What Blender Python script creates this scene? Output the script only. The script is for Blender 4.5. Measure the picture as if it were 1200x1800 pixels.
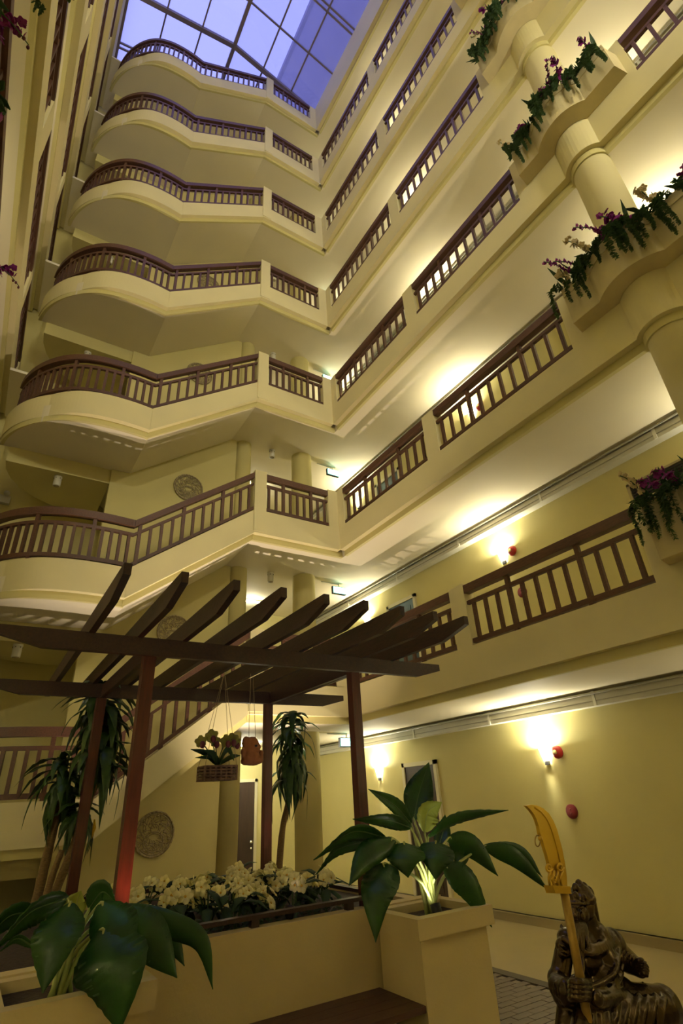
import bpy, math, random
from mathutils import Vector, Matrix
random.seed(7)
for o in list(bpy.data.objects): bpy.data.objects.remove(o)
scene = bpy.context.scene
COL = scene.collection
PI = math.pi

# ------------------------------------------------------------------ camera
F_PX, YAW, PITCH, ROLL = 927.61, 0.587, 0.4937, -0.0598
cy_, sy_, cp_, sp_ = math.cos(YAW), math.sin(YAW), math.cos(PITCH), math.sin(PITCH)
FW = Vector((sy_*cp_, cy_*cp_, sp_)); RT0 = Vector((cy_, -sy_, 0)); UP0 = RT0.cross(FW)
RT = RT0*math.cos(ROLL) + UP0*math.sin(ROLL); UP = UP0*math.cos(ROLL) - RT0*math.sin(ROLL)
EYE = Vector((0, 0, 1.68))
cam_d = bpy.data.cameras.new('camera'); cam = bpy.data.objects.new('camera', cam_d); COL.objects.link(cam)
cam_d.sensor_fit = 'VERTICAL'; cam_d.sensor_height = 36.0; cam_d.lens = F_PX*36.0/1800.0
cam_d.clip_start = 0.02; cam_d.clip_end = 200
cam.matrix_world = Matrix(((RT.x, UP.x, -FW.x, EYE.x), (RT.y, UP.y, -FW.y, EYE.y), (RT.z, UP.z, -FW.z, EYE.z), (0, 0, 0, 1)))
scene.camera = cam
scene.cycles.max_bounces = 8

def at(px, py, Y):
    """world point at depth plane y = Y seen at a photograph pixel (a measuring aid for placing things)"""
    d = FW*F_PX + RT*(px-600) - UP*(py-900)
    return EYE + d*(Y/d.y)

# ------------------------------------------------------------------ world, exposure
vs = scene.view_settings
vs.view_transform = 'Standard'; vs.look = 'None'; vs.exposure = 1.3; vs.gamma = 1.0; vs.use_curve_mapping = False
world = bpy.data.worlds.new('dusk_sky'); scene.world = world; world.use_nodes = True
bg = world.node_tree.nodes['Background']
bg.inputs[0].default_value = (0.45, 0.47, 1.0, 1); bg.inputs[1].default_value = 0.72
SCONCE_W = 44.0
UPLIGHT_W = 420.0
FILL_W = 240.0
WARM = (1.0, 0.93, 0.69)

# ------------------------------------------------------------------ materials
def principled(name, col, rough=0.6, metal=0.0, noise=0.0, nscale=8.0, bump=0.0, bscale=60.0, spec=0.5, col2=None, sss=0.0, stretch=None, trans=0.0):
    m = bpy.data.materials.new(name); m.use_nodes = True
    nt = m.node_tree; b = nt.nodes['Principled BSDF']
    b.inputs['Roughness'].default_value = rough; b.inputs['Metallic'].default_value = metal
    b.inputs['Specular IOR Level'].default_value = spec
    b.inputs['Base Color'].default_value = (*col, 1)
    co = nt.nodes.new('ShaderNodeTexCoord'); mp = nt.nodes.new('ShaderNodeMapping')
    nt.links.new(co.outputs['Object'], mp.inputs[0])
    if stretch: mp.inputs['Scale'].default_value = stretch
    if noise or col2:
        n = nt.nodes.new('ShaderNodeTexNoise'); n.inputs['Scale'].default_value = nscale; n.inputs['Detail'].default_value = 5
        nt.links.new(mp.outputs[0], n.inputs['Vector'])
        r = nt.nodes.new('ShaderNodeValToRGB')
        c2 = col2 if col2 else tuple(c*(1-noise) for c in col)
        r.color_ramp.elements[0].color = (*c2, 1); r.color_ramp.elements[1].color = (*col, 1)
        r.color_ramp.elements[0].position = 0.3; r.color_ramp.elements[1].position = 0.7
        nt.links.new(n.outputs['Fac'], r.inputs[0]); nt.links.new(r.outputs[0], b.inputs['Base Color'])
    if bump:
        n2 = nt.nodes.new('ShaderNodeTexNoise'); n2.inputs['Scale'].default_value = bscale; n2.inputs['Detail'].default_value = 3
        nt.links.new(mp.outputs[0], n2.inputs['Vector'])
        bp = nt.nodes.new('ShaderNodeBump'); bp.inputs['Strength'].default_value = bump; bp.inputs['Distance'].default_value = 0.01
        nt.links.new(n2.outputs['Fac'], bp.inputs['Height']); nt.links.new(bp.outputs[0], b.inputs['Normal'])
    return m
def emissive(name, col, strength):
    m = bpy.data.materials.new(name); m.use_nodes = True; nt = m.node_tree
    nt.nodes.remove(nt.nodes['Principled BSDF'])
    e = nt.nodes.new('ShaderNodeEmission'); e.inputs[0].default_value = (*col, 1); e.inputs[1].default_value = strength
    nt.links.new(e.outputs[0], nt.nodes['Material Output'].inputs[0]); return m
def leaf_mat(name, col, col2, trans=0.35, rough=0.35, scale=6.0):
    m = principled(name, col, rough=rough, col2=col2, nscale=scale, bump=0.15, bscale=40, stretch=(1, 1, 1))
    nt = m.node_tree; b = nt.nodes['Principled BSDF']; out = nt.nodes['Material Output']
    t = nt.nodes.new('ShaderNodeBsdfTranslucent'); mx = nt.nodes.new('ShaderNodeMixShader'); mx.inputs[0].default_value = trans
    t.inputs[0].default_value = (col[0]*1.6, col[1]*1.6, col[2]*1.0, 1)
    nt.links.new(b.outputs[0], mx.inputs[1]); nt.links.new(t.outputs[0], mx.inputs[2]); nt.links.new(mx.outputs[0], out.inputs[0])
    return m
CREAM = principled('cream_wall_paint', (0.66, 0.59, 0.27), 0.75, noise=0.06, nscale=1.3, bump=0.06, bscale=90, spec=0.25)
SOFFIT = principled('pale_soffit_paint', (0.78, 0.71, 0.53), 0.7, noise=0.05, nscale=1.0, bump=0.05, bscale=90, spec=0.25)
FASCIA = principled('ivory_parapet_paint', (0.76, 0.68, 0.38), 0.7, noise=0.06, nscale=1.5, bump=0.08, bscale=80, spec=0.25)
RAILW = principled('brown_rail_wood', (0.115, 0.046, 0.024), 0.45, col2=(0.07, 0.028, 0.016), nscale=9, stretch=(6, 1, 6), bump=0.1)
PERGW = principled('dark_pergola_wood', (0.050, 0.020, 0.013), 0.42, col2=(0.024, 0.010, 0.008), nscale=7, stretch=(8, 1.2, 8), bump=0.25, bscale=30)
POSTW = principled('red_brown_post_wood', (0.105, 0.022, 0.014), 0.38, col2=(0.06, 0.014, 0.010), nscale=6, stretch=(9, 9, 1), bump=0.15)
DOORW = principled('dark_door_wood', (0.055, 0.03, 0.02), 0.45, col2=(0.035, 0.02, 0.014), nscale=5, stretch=(6, 6, 0.6))
FRAMEP = principled('pale_door_frame', (0.66, 0.60, 0.40), 0.5)
STEEL = principled('brushed_steel', (0.6, 0.6, 0.58), 0.25, metal=1.0)
TRAYM = principled('grey_trunking', (0.62, 0.60, 0.50), 0.45, noise=0.1, nscale=3)
PIPEM = principled('grey_pipe', (0.35, 0.33, 0.27), 0.5)
WHITEP = principled('white_enamel', (0.78, 0.76, 0.66), 0.4)
REDP = principled('red_enamel', (0.50, 0.03, 0.03), 0.3)
DARKRED = principled('dark_red_plastic', (0.22, 0.02, 0.03), 0.4)
BRASSP = principled('brass_centre', (0.75, 0.55, 0.25), 0.3, metal=0.6)
FLOORL = principled('beige_floor_tile', (0.37, 0.30, 0.15), 0.35, noise=0.08, nscale=2)
TILE = principled('grey_brown_brick_tile', (0.17, 0.13, 0.085), 0.5, noise=0.3, nscale=9)
GROUT = principled('pale_grout', (0.30, 0.25, 0.16), 0.8)
EDGEM = principled('dark_floor_edging', (0.07, 0.055, 0.035), 0.5)
BASEM = principled('grey_skirting', (0.36, 0.30, 0.17), 0.5)
PLANTERP = principled('cream_planter_render', (0.68, 0.55, 0.27), 0.8, noise=0.1, nscale=2.5, bump=0.12, bscale=60, spec=0.2)
TROUGHP = principled('trough_render', (0.70, 0.60, 0.34), 0.8, noise=0.12, nscale=4, bump=0.12, spec=0.2)
BENCHW = principled('bench_wood', (0.10, 0.04, 0.022), 0.5, col2=(0.06, 0.025, 0.015), nscale=6, stretch=(1, 8, 8), bump=0.15)
SOIL = principled('dark_soil', (0.05, 0.03, 0.018), 0.95, noise=0.5, nscale=30, bump=0.8, bscale=40)
SKYF = principled('skylight_frame_metal', (0.20, 0.16, 0.17), 0.5)
ROOFW = principled('upper_white_paint', (0.72, 0.66, 0.50), 0.7)
OUTW = principled('outside_block_wall', (0.13, 0.11, 0.15), 0.9)
CARVE = principled('carved_beige_wood', (0.55, 0.46, 0.27), 0.7, col2=(0.20, 0.155, 0.08), nscale=40, bump=0.4, bscale=60)
BRONZE = principled('dark_bronze', (0.115, 0.078, 0.038), 0.24, metal=0.85, col2=(0.032, 0.022, 0.012), nscale=12, bump=0.25, bscale=22)
GOLD = principled('gold_paint', (0.72, 0.47, 0.06), 0.28, metal=0.75, noise=0.1, nscale=12)
GOLDD = principled('dull_gold_pole', (0.42, 0.27, 0.06), 0.4, metal=0.6, noise=0.3, nscale=25)
BIGLEAF = leaf_mat('dark_glossy_leaf', (0.030, 0.115, 0.014), (0.010, 0.046, 0.007), 0.25, 0.38)
LITLEAF = leaf_mat('pale_lit_leaf', (0.42, 0.46, 0.12), (0.30, 0.38, 0.08), 0.4, 0.45)  # leaves lit from below: their brightness is put into the colour
STEMG = principled('pale_green_stem', (0.50, 0.52, 0.18), 0.45, col2=(0.30, 0.38, 0.10), nscale=12)
RIBG = principled('leaf_midrib', (0.07, 0.15, 0.035), 0.5)
STEMD = principled('dark_green_stem', (0.05, 0.11, 0.03), 0.5)
DRALEAF = leaf_mat('strap_leaf', (0.055, 0.12, 0.022), (0.016, 0.05, 0.010), 0.25, 0.35)
YELLEAF = leaf_mat('yellow_leaf', (0.60, 0.42, 0.03), (0.45, 0.30, 0.02), 0.4)
TRUNK = principled('cane_trunk', (0.30, 0.19, 0.08), 0.8, col2=(0.18, 0.11, 0.05), nscale=10, stretch=(4, 4, 14), bump=0.6, bscale=25)
PETAL = leaf_mat('cream_petal', (0.82, 0.78, 0.52), (0.74, 0.66, 0.32), 0.35, 0.5, 14)
YELC = principled('yellow_flower_heart', (0.75, 0.45, 0.05), 0.6)
FLLEAF = leaf_mat('flower_bush_leaf', (0.028, 0.07, 0.018), (0.012, 0.035, 0.010), 0.2, 0.65)
HEDGE = principled('low_dark_greenery', (0.02, 0.045, 0.018), 0.8)
PURP = leaf_mat('purple_orchid_petal', (0.36, 0.03, 0.30), (0.22, 0.01, 0.18), 0.3, 0.5, 14)
WHT = leaf_mat('ivory_orchid_petal', (0.72, 0.62, 0.40), (0.6, 0.48, 0.28), 0.3, 0.5, 14)
FERN = leaf_mat('fern_green', (0.10, 0.18, 0.06), (0.04, 0.09, 0.03), 0.25, 0.55, 10)
TROLEAF = leaf_mat('trough_leaf', (0.04, 0.10, 0.03), (0.02, 0.05, 0.02), 0.25, 0.4)
YOP = leaf_mat('yellow_green_orchid', (0.34, 0.32, 0.06), (0.24, 0.22, 0.04), 0.3, 0.5, 12)
YOL = principled('maroon_lip', (0.13, 0.015, 0.02), 0.5)
BASKET = principled('dark_wicker', (0.26, 0.15, 0.08), 0.7, col2=(0.10, 0.055, 0.03), nscale=20)
TERRA = principled('terracotta', (0.36, 0.13, 0.035), 0.8, noise=0.3, nscale=18, bump=0.4, bscale=30)
STRING = principled('thin_cord', (0.35, 0.27, 0.15), 0.8)
SHADE = emissive('sconce_glass', (1.0, 0.90, 0.66), 9.0)
EXITG = emissive('exit_sign_face', (0.30, 1.0, 0.72), 2.2)
EXITW = emissive('exit_sign_symbol', (0.92, 1.0, 0.95), 3.0)
PURL = emissive('purple_lens', (0.75, 0.45, 1.0), 5.0)
BLACKM = principled('black_metal', (0.02, 0.02, 0.022), 0.4, metal=0.5)
VENTM = principled('dark_vent', (0.03, 0.028, 0.025), 0.6)
BATT = principled('grey_plastic', (0.5, 0.48, 0.36), 0.5)
BLUED = principled('blue_grey_louvre_door', (0.06, 0.10, 0.12), 0.35)
def pane_material():
    m = bpy.data.materials.new('skylight_pane_glass'); m.use_nodes = True; nt = m.node_tree
    nt.nodes.remove(nt.nodes['Principled BSDF'])
    tr = nt.nodes.new('ShaderNodeBsdfTransparent'); tr.inputs[0].default_value = (0.86, 0.88, 1, 1)
    tl = nt.nodes.new('ShaderNodeBsdfTranslucent'); tl.inputs[0].default_value = (0.7, 0.7, 0.9, 1)
    mx = nt.nodes.new('ShaderNodeMixShader'); mx.inputs[0].default_value = 0.25
    nt.links.new(tr.outputs[0], mx.inputs[1]); nt.links.new(tl.outputs[0], mx.inputs[2])
    gl = nt.nodes.new('ShaderNodeBsdfGlossy'); gl.inputs['Roughness'].default_value = 0.1
    m2 = nt.nodes.new('ShaderNodeMixShader'); m2.inputs[0].default_value = 0.04
    nt.links.new(mx.outputs[0], m2.inputs[1]); nt.links.new(gl.outputs[0], m2.inputs[2])
    nt.links.new(m2.outputs[0], nt.nodes['Material Output'].inputs[0]); return m
PANE = pane_material()

# ------------------------------------------------------------------ mesh helpers
class MB:
    def __init__(s): s.v = []; s.f = []; s.sm = []
    def add(s, vs_, fs, smooth=False):
        n = len(s.v); s.v += [tuple(p) for p in vs_]
        for f in fs: s.f.append(tuple(i+n for i in f)); s.sm.append(smooth)
        return s
    def box(s, x0, x1, y0, y1, z0, z1):
        return s.add([(x0,y0,z0),(x1,y0,z0),(x1,y1,z0),(x0,y1,z0),(x0,y0,z1),(x1,y0,z1),(x1,y1,z1),(x0,y1,z1)],
                     [(0,3,2,1),(4,5,6,7),(0,1,5,4),(1,2,6,5),(2,3,7,6),(3,0,4,7)])
    def prism(s, pts, z0, z1):
        n = len(pts)
        a = sum(pts[i][0]*pts[(i+1)%n][1]-pts[(i+1)%n][0]*pts[i][1] for i in range(n))
        if a < 0: pts = pts[::-1]
        return s.add([(x,y,z0) for x,y in pts]+[(x,y,z1) for x,y in pts],
                     [tuple(range(n-1,-1,-1)), tuple(range(n,2*n))]+[(i,(i+1)%n,(i+1)%n+n,i+n) for i in range(n)])
    def band(s, outer, inner, z0, z1):
        n = len(outer); v = [(x,y,z0) for x,y in outer]+[(x,y,z0) for x,y in inner]+[(x,y,z1) for x,y in outer]+[(x,y,z1) for x,y in inner]; f = []
        for i in range(n-1):
            f += [(i, i+1, n+i+1, n+i), (2*n+i, 3*n+i, 3*n+i+1, 2*n+i+1), (i, 2*n+i, 2*n+i+1, i+1), (n+i, n+i+1, 3*n+i+1, 3*n+i)]
        f += [(0, n, 3*n, 2*n), (n-1, 3*n-1, 4*n-1, 2*n-1)]
        return s.add(v, f)
    def skew(s, x0, z0, x1, z1, y0, y1, d0, d1):
        """slab that follows the line (x0,z0)-(x1,z1), from offset d0 to d1 above the line"""
        return s.add([(x0,y0,z0+d0),(x1,y0,z1+d0),(x1,y1,z1+d0),(x0,y1,z0+d0),(x0,y0,z0+d1),(x1,y0,z1+d1),(x1,y1,z1+d1),(x0,y1,z0+d1)],
                     [(0,3,2,1),(4,5,6,7),(0,1,5,4),(1,2,6,5),(2,3,7,6),(3,0,4,7)] if x1 > x0 else
                     [(0,1,2,3),(7,6,5,4),(4,5,1,0),(5,6,2,1),(6,7,3,2),(7,4,0,3)])
    def sweep(s, path, w, h0, h1):
        """upright rectangle w wide from h0 to h1 above the path"""
        n = len(path); vs_ = []
        for i, p in enumerate(path):
            a = Vector(path[max(i-1, 0)]); b = Vector(path[min(i+1, n-1)])
            t = Vector((b.x-a.x, b.y-a.y, 0)); t.normalize()
            k = 1.0
            if 0 < i < n-1:
                t1 = Vector((p[0]-a.x, p[1]-a.y, 0)).normalized(); k = 1/max(0.5, t1.dot(t))
            sd = Vector((t.y, -t.x, 0))*w*0.5*k
            for q, hh in ((sd, h0), (-sd, h0), (-sd, h1), (sd, h1)):
                vs_.append((p[0]+q.x, p[1]+q.y, p[2]+hh))
        fs = []
        for i in range(n-1):
            for j in range(4): fs.append((i*4+j, i*4+(j+1)%4, i*4+4+(j+1)%4, i*4+4+j))
        fs.append((3,2,1,0)); e = (n-1)*4; fs.append((e,e+1,e+2,e+3))
        fs = [tuple(reversed(f)) for f in fs]
        return s.add(vs_, fs)
    def tube(s, path, r, n=8, cap=True):
        path = [Vector(p) for p in path]; rs = r if isinstance(r, (list, tuple)) else [r]*len(path)
        vs_ = []; prev = None
        for i, p in enumerate(path):
            t = (path[min(i+1, len(path)-1)]-path[max(i-1, 0)])
            if t.length < 1e-9: t = Vector((0,0,1))
            t.normalize()
            if prev is None: u = t.orthogonal().normalized()
            else:
                u = prev-t*prev.dot(t)
                u = u.normalized() if u.length > 1e-6 else t.orthogonal().normalized()
            prev = u; v = t.cross(u)
            for k in range(n):
                a = 2*PI*k/n; vs_.append(p+(u*math.cos(a)+v*math.sin(a))*rs[i])
        fs = []
        for i in range(len(path)-1):
            for k in range(n): fs.append((i*n+k, i*n+(k+1)%n, (i+1)*n+(k+1)%n, (i+1)*n+k))
        if cap: fs.append(tuple(range(n-1,-1,-1))); e = (len(path)-1)*n; fs.append(tuple(range(e, e+n)))
        return s.add(vs_, fs, True)
    def lathe(s, prof, c, axis=(0,0,1), n=24, smooth=True):
        ax = Vector(axis).normalized(); u = ax.orthogonal().normalized(); v = ax.cross(u); c = Vector(c); vs_ = []
        for r, h in prof:
            for k in range(n):
                a = 2*PI*k/n; vs_.append(c+ax*h+(u*math.cos(a)+v*math.sin(a))*r)
        fs = []
        for i in range(len(prof)-1):
            for k in range(n): fs.append((i*n+k, i*n+(k+1)%n, (i+1)*n+(k+1)%n, (i+1)*n+k))
        fs.append(tuple(range(n-1,-1,-1))); e = (len(prof)-1)*n; fs.append(tuple(range(e, e+n)))
        return s.add(vs_, fs, smooth)
    def ball(s, c, r, sc=(1,1,1), n=10, m=6):
        vs_ = []; fs = []
        for i in range(m+1):
            th = PI*i/m
            for k in range(n):
                a = 2*PI*k/n
                vs_.append((c[0]+r*sc[0]*math.sin(th)*math.cos(a), c[1]+r*sc[1]*math.sin(th)*math.sin(a), c[2]-r*sc[2]*math.cos(th)))
        for i in range(m):
            for k in range(n): fs.append((i*n+k, i*n+(k+1)%n, (i+1)*n+(k+1)%n, (i+1)*n+k))
        return s.add(vs_, fs, True)
    def blade(s, mid, wid, side, fold=0.25, wave=0.0, thick=0.004, rib=0.0):
        """leaf blade: midrib points, half widths, side hints; real thickness, folded along the rib"""
        n = len(mid); mid = [Vector(p) for p in mid]; top = []; bot = []
        for i, p in enumerate(mid):
            t = (mid[min(i+1, n-1)]-mid[max(i-1, 0)]).normalized()
            sd = side[i] if isinstance(side, list) else side
            sd = Vector(sd); sd = sd-t*sd.dot(t)
            sd = sd.normalized() if sd.length > 1e-5 else t.orthogonal().normalized()
            nr = sd.cross(t)
            for q in (-1, -0.5, 0, 0.5, 1):
                off = nr*(abs(q)*wid[i]*fold + (wave*wid[i]*math.sin(i*2.3+q*3) if abs(q) == 1 else 0))
                b = p+sd*q*wid[i]+off+nr*(rib*(1 if i % 2 else -1)*(0.5 if abs(q) == 1 else 1) if q else -rib*1.5); top.append(b+nr*thick*0.5); bot.append(b-nr*thick*0.5)
        m = len(top); fs = []
        for i in range(n-1):
            for k in range(4):
                a = i*5+k; fs.append((a, a+1, a+6, a+5)); fs.append((m+a+5, m+a+6, m+a+1, m+a))
            fs.append((i*5, i*5+5, m+i*5+5, m+i*5)); fs.append((i*5+9, i*5+4, m+i*5+4, m+i*5+9))
        return s.add(top+bot, fs, True)
    def mesh(s, name, mat, off=None):
        me = bpy.data.meshes.new(name)
        vv = s.v if off is None else [(p[0]-off[0], p[1]-off[1], p[2]-off[2]) for p in s.v]
        me.from_pydata(vv, [], s.f); me.polygons.foreach_set('use_smooth', s.sm)
        me.materials.append(mat); me.update(); return me
    def build(s, name, mat, parent=None):
        off = world_of(parent) if parent else None
        o = bpy.data.objects.new(name, s.mesh(name, mat, off)); COL.objects.link(o)
        if parent: o.parent = parent
        WORLD[o.name] = off if off else Vector((0,0,0))
        return o
WORLD = {}
def world_of(o): return WORLD[o.name]
def tag(o, label, cat, group=None, kind=None):
    o['label'] = label; o['category'] = cat
    if group: o['group'] = group
    if kind: o['kind'] = kind
    return o
def thing(name, loc, label, cat, group=None, kind=None):
    o = bpy.data.objects.new(name, None); COL.objects.link(o); o.location = loc; o.empty_display_size = 0.1
    WORLD[o.name] = Vector(loc); return tag(o, label, cat, group, kind)
def inst(name, me, loc, parent, rotz=0.0, rot=None, scale=None):
    """a piece that shares mesh data, at a world location under its parent"""
    o = bpy.data.objects.new(name, me); COL.objects.link(o)
    o.location = Vector(loc)-world_of(parent) if parent else loc
    if rot is not None: o.rotation_mode = 'QUATERNION'; o.rotation_quaternion = rot
    elif rotz: o.rotation_euler = (0, 0, rotz)
    if scale is not None: o.scale = scale if not isinstance(scale, (int, float)) else (scale,)*3
    if parent: o.parent = parent
    WORLD[o.name] = Vector(loc); return o
def lamp(name, kind, loc, col, w, parent=None, size=0.05, target=None, spot=None, blend=0.5):
    d = bpy.data.lights.new(name, kind); d.color = col; d.energy = w
    if kind == 'SPOT': d.spot_size = spot; d.spot_blend = blend
    if kind in ('POINT', 'SPOT'): d.shadow_soft_size = size
    o = bpy.data.objects.new(name, d); COL.objects.link(o)
    o.location = Vector(loc)-(world_of(parent) if parent else Vector((0,0,0)))
    if target is not None: o.rotation_euler = (Vector(target)-Vector(loc)).to_track_quat('-Z', 'Y').to_euler()
    if parent: o.parent = parent
    WORLD[o.name] = Vector(loc); return o
ORD = ['first', 'second', 'third', 'fourth', 'fifth', 'sixth', 'seventh', 'eighth', 'ninth', 'tenth', 'eleventh', 'twelfth', 'thirteenth',
       'fourteenth', 'fifteenth', 'sixteenth', 'seventeenth', 'eighteenth', 'nineteenth', 'twentieth']
LEVEL = {1: 'ground level', 2: 'lowest gallery', 3: 'second gallery up', 4: 'third gallery up', 5: 'fourth gallery up', 6: 'fifth gallery up', 7: 'sixth gallery up', 8: 'topmost gallery'}

# ------------------------------------------------------------------ the shell
H = 3.1
XG, XW = 5.224, 6.943          # right gallery front face and right wall
XL, XLW = -1.0, -2.75          # left gallery front face and left wall
YN, YC, YB = -4.0, 7.98, 12.0  # near end wall, far corner of the gallery, back wall
ZTOP = 22.85                   # skylight eaves
def FL(k): return H*(k-1)
CX, CYL, CR = 5.42, 1.48, 0.245     # round column in the right gallery front
LX = 2*(XL+XG)/2-CX                 # its mirror on the left
LX = XL-(CX-XG)

fl = tag(MB().box(5.12, XW, YN, YB, -0.12, 0).box(XLW, 5.12, YN, YB, -0.12, -0.012).build('floor', FLOORL), 'beige floor with a brown brick paved court beside the right wall', 'floor', kind='structure')
fl.data.materials.append(GROUT)
for p in fl.data.polygons:
    if p.index >= 6: p.material_index = 1
# brick paving of the court (nearest visible pieces single, the rest one part)
tile_me = MB().box(-0.097, 0.097, -0.043, 0.043, -0.012, 0.0).mesh('brick', TILE)
rest = MB(); cnt = 0
y = 2.0; row = 0
while y < 9.0:
    x = 5.0-0.097+(0.0 if row % 2 == 0 else -0.10)
    while x > 3.3:
        if x > 4.0 and 3.2 < y < 5.4 and cnt < 298:
            o = bpy.data.objects.new('brick', tile_me); COL.objects.link(o); o.location = (x, y, random.uniform(-0.0015, 0.0015)); o.parent = fl; cnt += 1
        else:
            rest.box(x-0.097, x+0.097, y-0.043, y+0.043, -0.012, 0)
        x -= 0.20
    y += 0.092; row += 1
r_ = rest.build('brick_field', TILE, None); r_.parent = fl; r_['kind'] = 'stuff'
e_ = MB().box(5.0, 5.12, YN, YB, -0.012, 0.004).build('edging_strip', EDGEM); e_.parent = fl

wr = tag(MB().box(XW, XW+0.2, YN, YB, 0, 23.2).build('wall_right', CREAM), 'cream painted wall along the right hand galleries', 'wall', kind='structure')
tag(MB().box(XLW-0.2, XLW, YN, YB, 0, 23.2).build('wall_left', CREAM), 'cream painted wall behind the left hand galleries', 'wall', kind='structure')
tag(MB().box(3.73, XW, YB, YB+0.2, 0, 23.2).build('wall_back', CREAM), 'cream wall at the far end of the lift lobbies', 'wall', kind='structure')
tag(MB().box(XLW, 3.73, 10.95, 11.15, 0, 22.8).box(3.60, 3.73, 11.15, YB, 0, 22.8).build('wall_stairwell', CREAM), 'cream wall behind the curved stair landings', 'wall', kind='structure')
tag(MB().box(XLW-0.2, XW+0.2, YN-0.2, YN, 0, 23.2).build('wall_near', CREAM), 'cream wall behind the camera closing the court', 'wall', kind='structure')
cw = tag(MB().box(1.04, 3.52, 9.42, 9.55, 0, 22.8).build('wall_stair_spine', CREAM), 'cream spine wall between the stair flights carrying round carvings', 'wall', kind='structure')
tag(MB().box(XW-0.05, XW, YN, YB, 0, 0.11).box(XW-0.062, XW, YN, YB, 0.09, 0.11).build('baseboard_right', BASEM), 'grey skirting ledge at the foot of the right wall', 'skirting', kind='structure')
# roof over the galleries beside the skylight
tag(MB().box(XG+0.12, XW+0.2, YN, YB+0.2, ZTOP, ZTOP+0.25).box(XLW-0.2, XL-0.02, YN, YB, ZTOP, ZTOP+0.25)
    .box(-1.0, XG+0.12, 11.15, YB+0.2, ZTOP, ZTOP+0.25).build('ceiling', ROOFW), 'pale ceiling over the topmost galleries', 'ceiling', kind='structure')

def arc(cx, cy, r, a0, a1, n):
    return [(cx+r*math.cos(a0+(a1-a0)*i/n), cy+r*math.sin(a0+(a1-a0)*i/n)) for i in range(n+1)]
def bulge_line(xf, r, ya, yb, right=True):
    """front line of the parapet from ya up to yb with a round swelling at the column"""
    d = CX-XG+ (XG-xf); h = math.sqrt(max(r*r-d*d, 0)); pts = []
    c = CX
    a = math.acos(max(-1, min(1, -d/r)))
    if ya < CYL-h and yb > CYL+h:
        pts = [(xf, ya)]+[(c+r*math.cos(t), CYL+r*math.sin(t)) for t in [(-a+(a*2-2*PI)*0) + 0 for _ in ()]]
        a0 = PI+ (PI-a); a1 = PI-(PI-a)
        pts = [(xf, ya)]+[(c+r*math.cos(a0+(a1-a0)*i/14), CYL+r*math.sin(a0+(a1-a0)*i/14)) for i in range(15)]+[(xf, yb)]
    else: pts = [(xf, ya), (xf, yb)]
    if not right: pts = [(XL+(XG-x), yy) for x, yy in pts]
    return pts
BAYS = [(-2.0, 0.53), (2.43, 4.93), (5.22, 7.77)]
LBAYS = [(-2.0, 0.53), (2.43, 4.98), (5.45, 8.05), (8.35, 10.6)]
YE = 10.9    # far end of the left gallery

def gallery(k, right):
    F = FL(k); side = 'right' if right else 'left'
    g = thing('gallery', ((XG+XW)/2 if right else (XL+XLW)/2, 3.0, F), 'cream %s on the %s side with moulded fascia and soffit' % (LEVEL[k], side), 'gallery', kind='structure')
    yend = YC if right else YE
    bk = XG+0.18 if right else XL-0.18
    m = MB()
    if right: m.box(XG+0.115, XW, YN, YC+0.115, F-0.34, F).box(3.4, XW, YC+0.115, YB, F-0.34, F)
    else: m.box(XLW, XL-0.115, YN, YE, F-0.34, F).box(XL+0.002, -0.68, 9.35, YE, F-0.30, F-0.24)
    m.build('slab', SOFFIT, g)
    top = 0.24 if k < 8 else ZTOP-F
    fr = bulge_line(XG, 0.33, YN, yend, right)
    MB().prism(fr+[(bk, yend), (bk, YN)], F-0.235, F+top).build('fascia', FASCIA, g)
    br = bulge_line(XG+0.10, 0.268, YN, yend, right)
    bk2 = XG+0.16 if right else XL-0.16
    MB().prism(br+[(bk2, yend), (bk2, YN)], F-0.342, F-0.235).build('moulding', CREAM, g)
    if k == 8: return g
    bays = BAYS if right else LBAYS
    edges = [YN]+[e for b in bays for e in b]+[yend]
    for i in range(0, len(edges), 2):
        ya, yb = edges[i], edges[i+1]
        if yb-ya < 0.02: continue
        if ya < 1.4 < yb: pl = bulge_line(XG, 0.33, ya, yb, right)
        else: pl = [(XG, ya), (XG, yb)] if right else [(XL, ya), (XL, yb)]
        MB().prism(pl+[(bk, yb), (bk, ya)], F+0.24, F+1.10).build('parapet_pier', FASCIA, g)
    return g
for k in range(2, 9):
    gallery(k, True); gallery(k, False)
tag(MB().lathe([(CR, 0), (CR, ZTOP)], (CX, CYL, 0), n=40).build('gallery_column', FASCIA), 'round cream column rising through the right galleries behind the flower troughs', 'column', kind='structure')
tag(MB().lathe([(CR, 0), (CR, ZTOP)], (LX, CYL, 0), n=40).build('gallery_column', FASCIA), 'round cream column rising through the left galleries', 'column', kind='structure')
tag(MB().lathe([(0.24, 0), (0.24, ZTOP)], (5.14, 9.35, 0), n=40).build('lobby_column', CREAM), 'round cream column in the lobby under the green exit signs', 'column', kind='structure')
tag(MB().lathe([(0.19, 0), (0.19, ZTOP)], (3.71, 9.52, 0), n=40).build('stair_column', CREAM), 'round cream column at the end of the stair spine wall', 'column', kind='structure')

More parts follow.
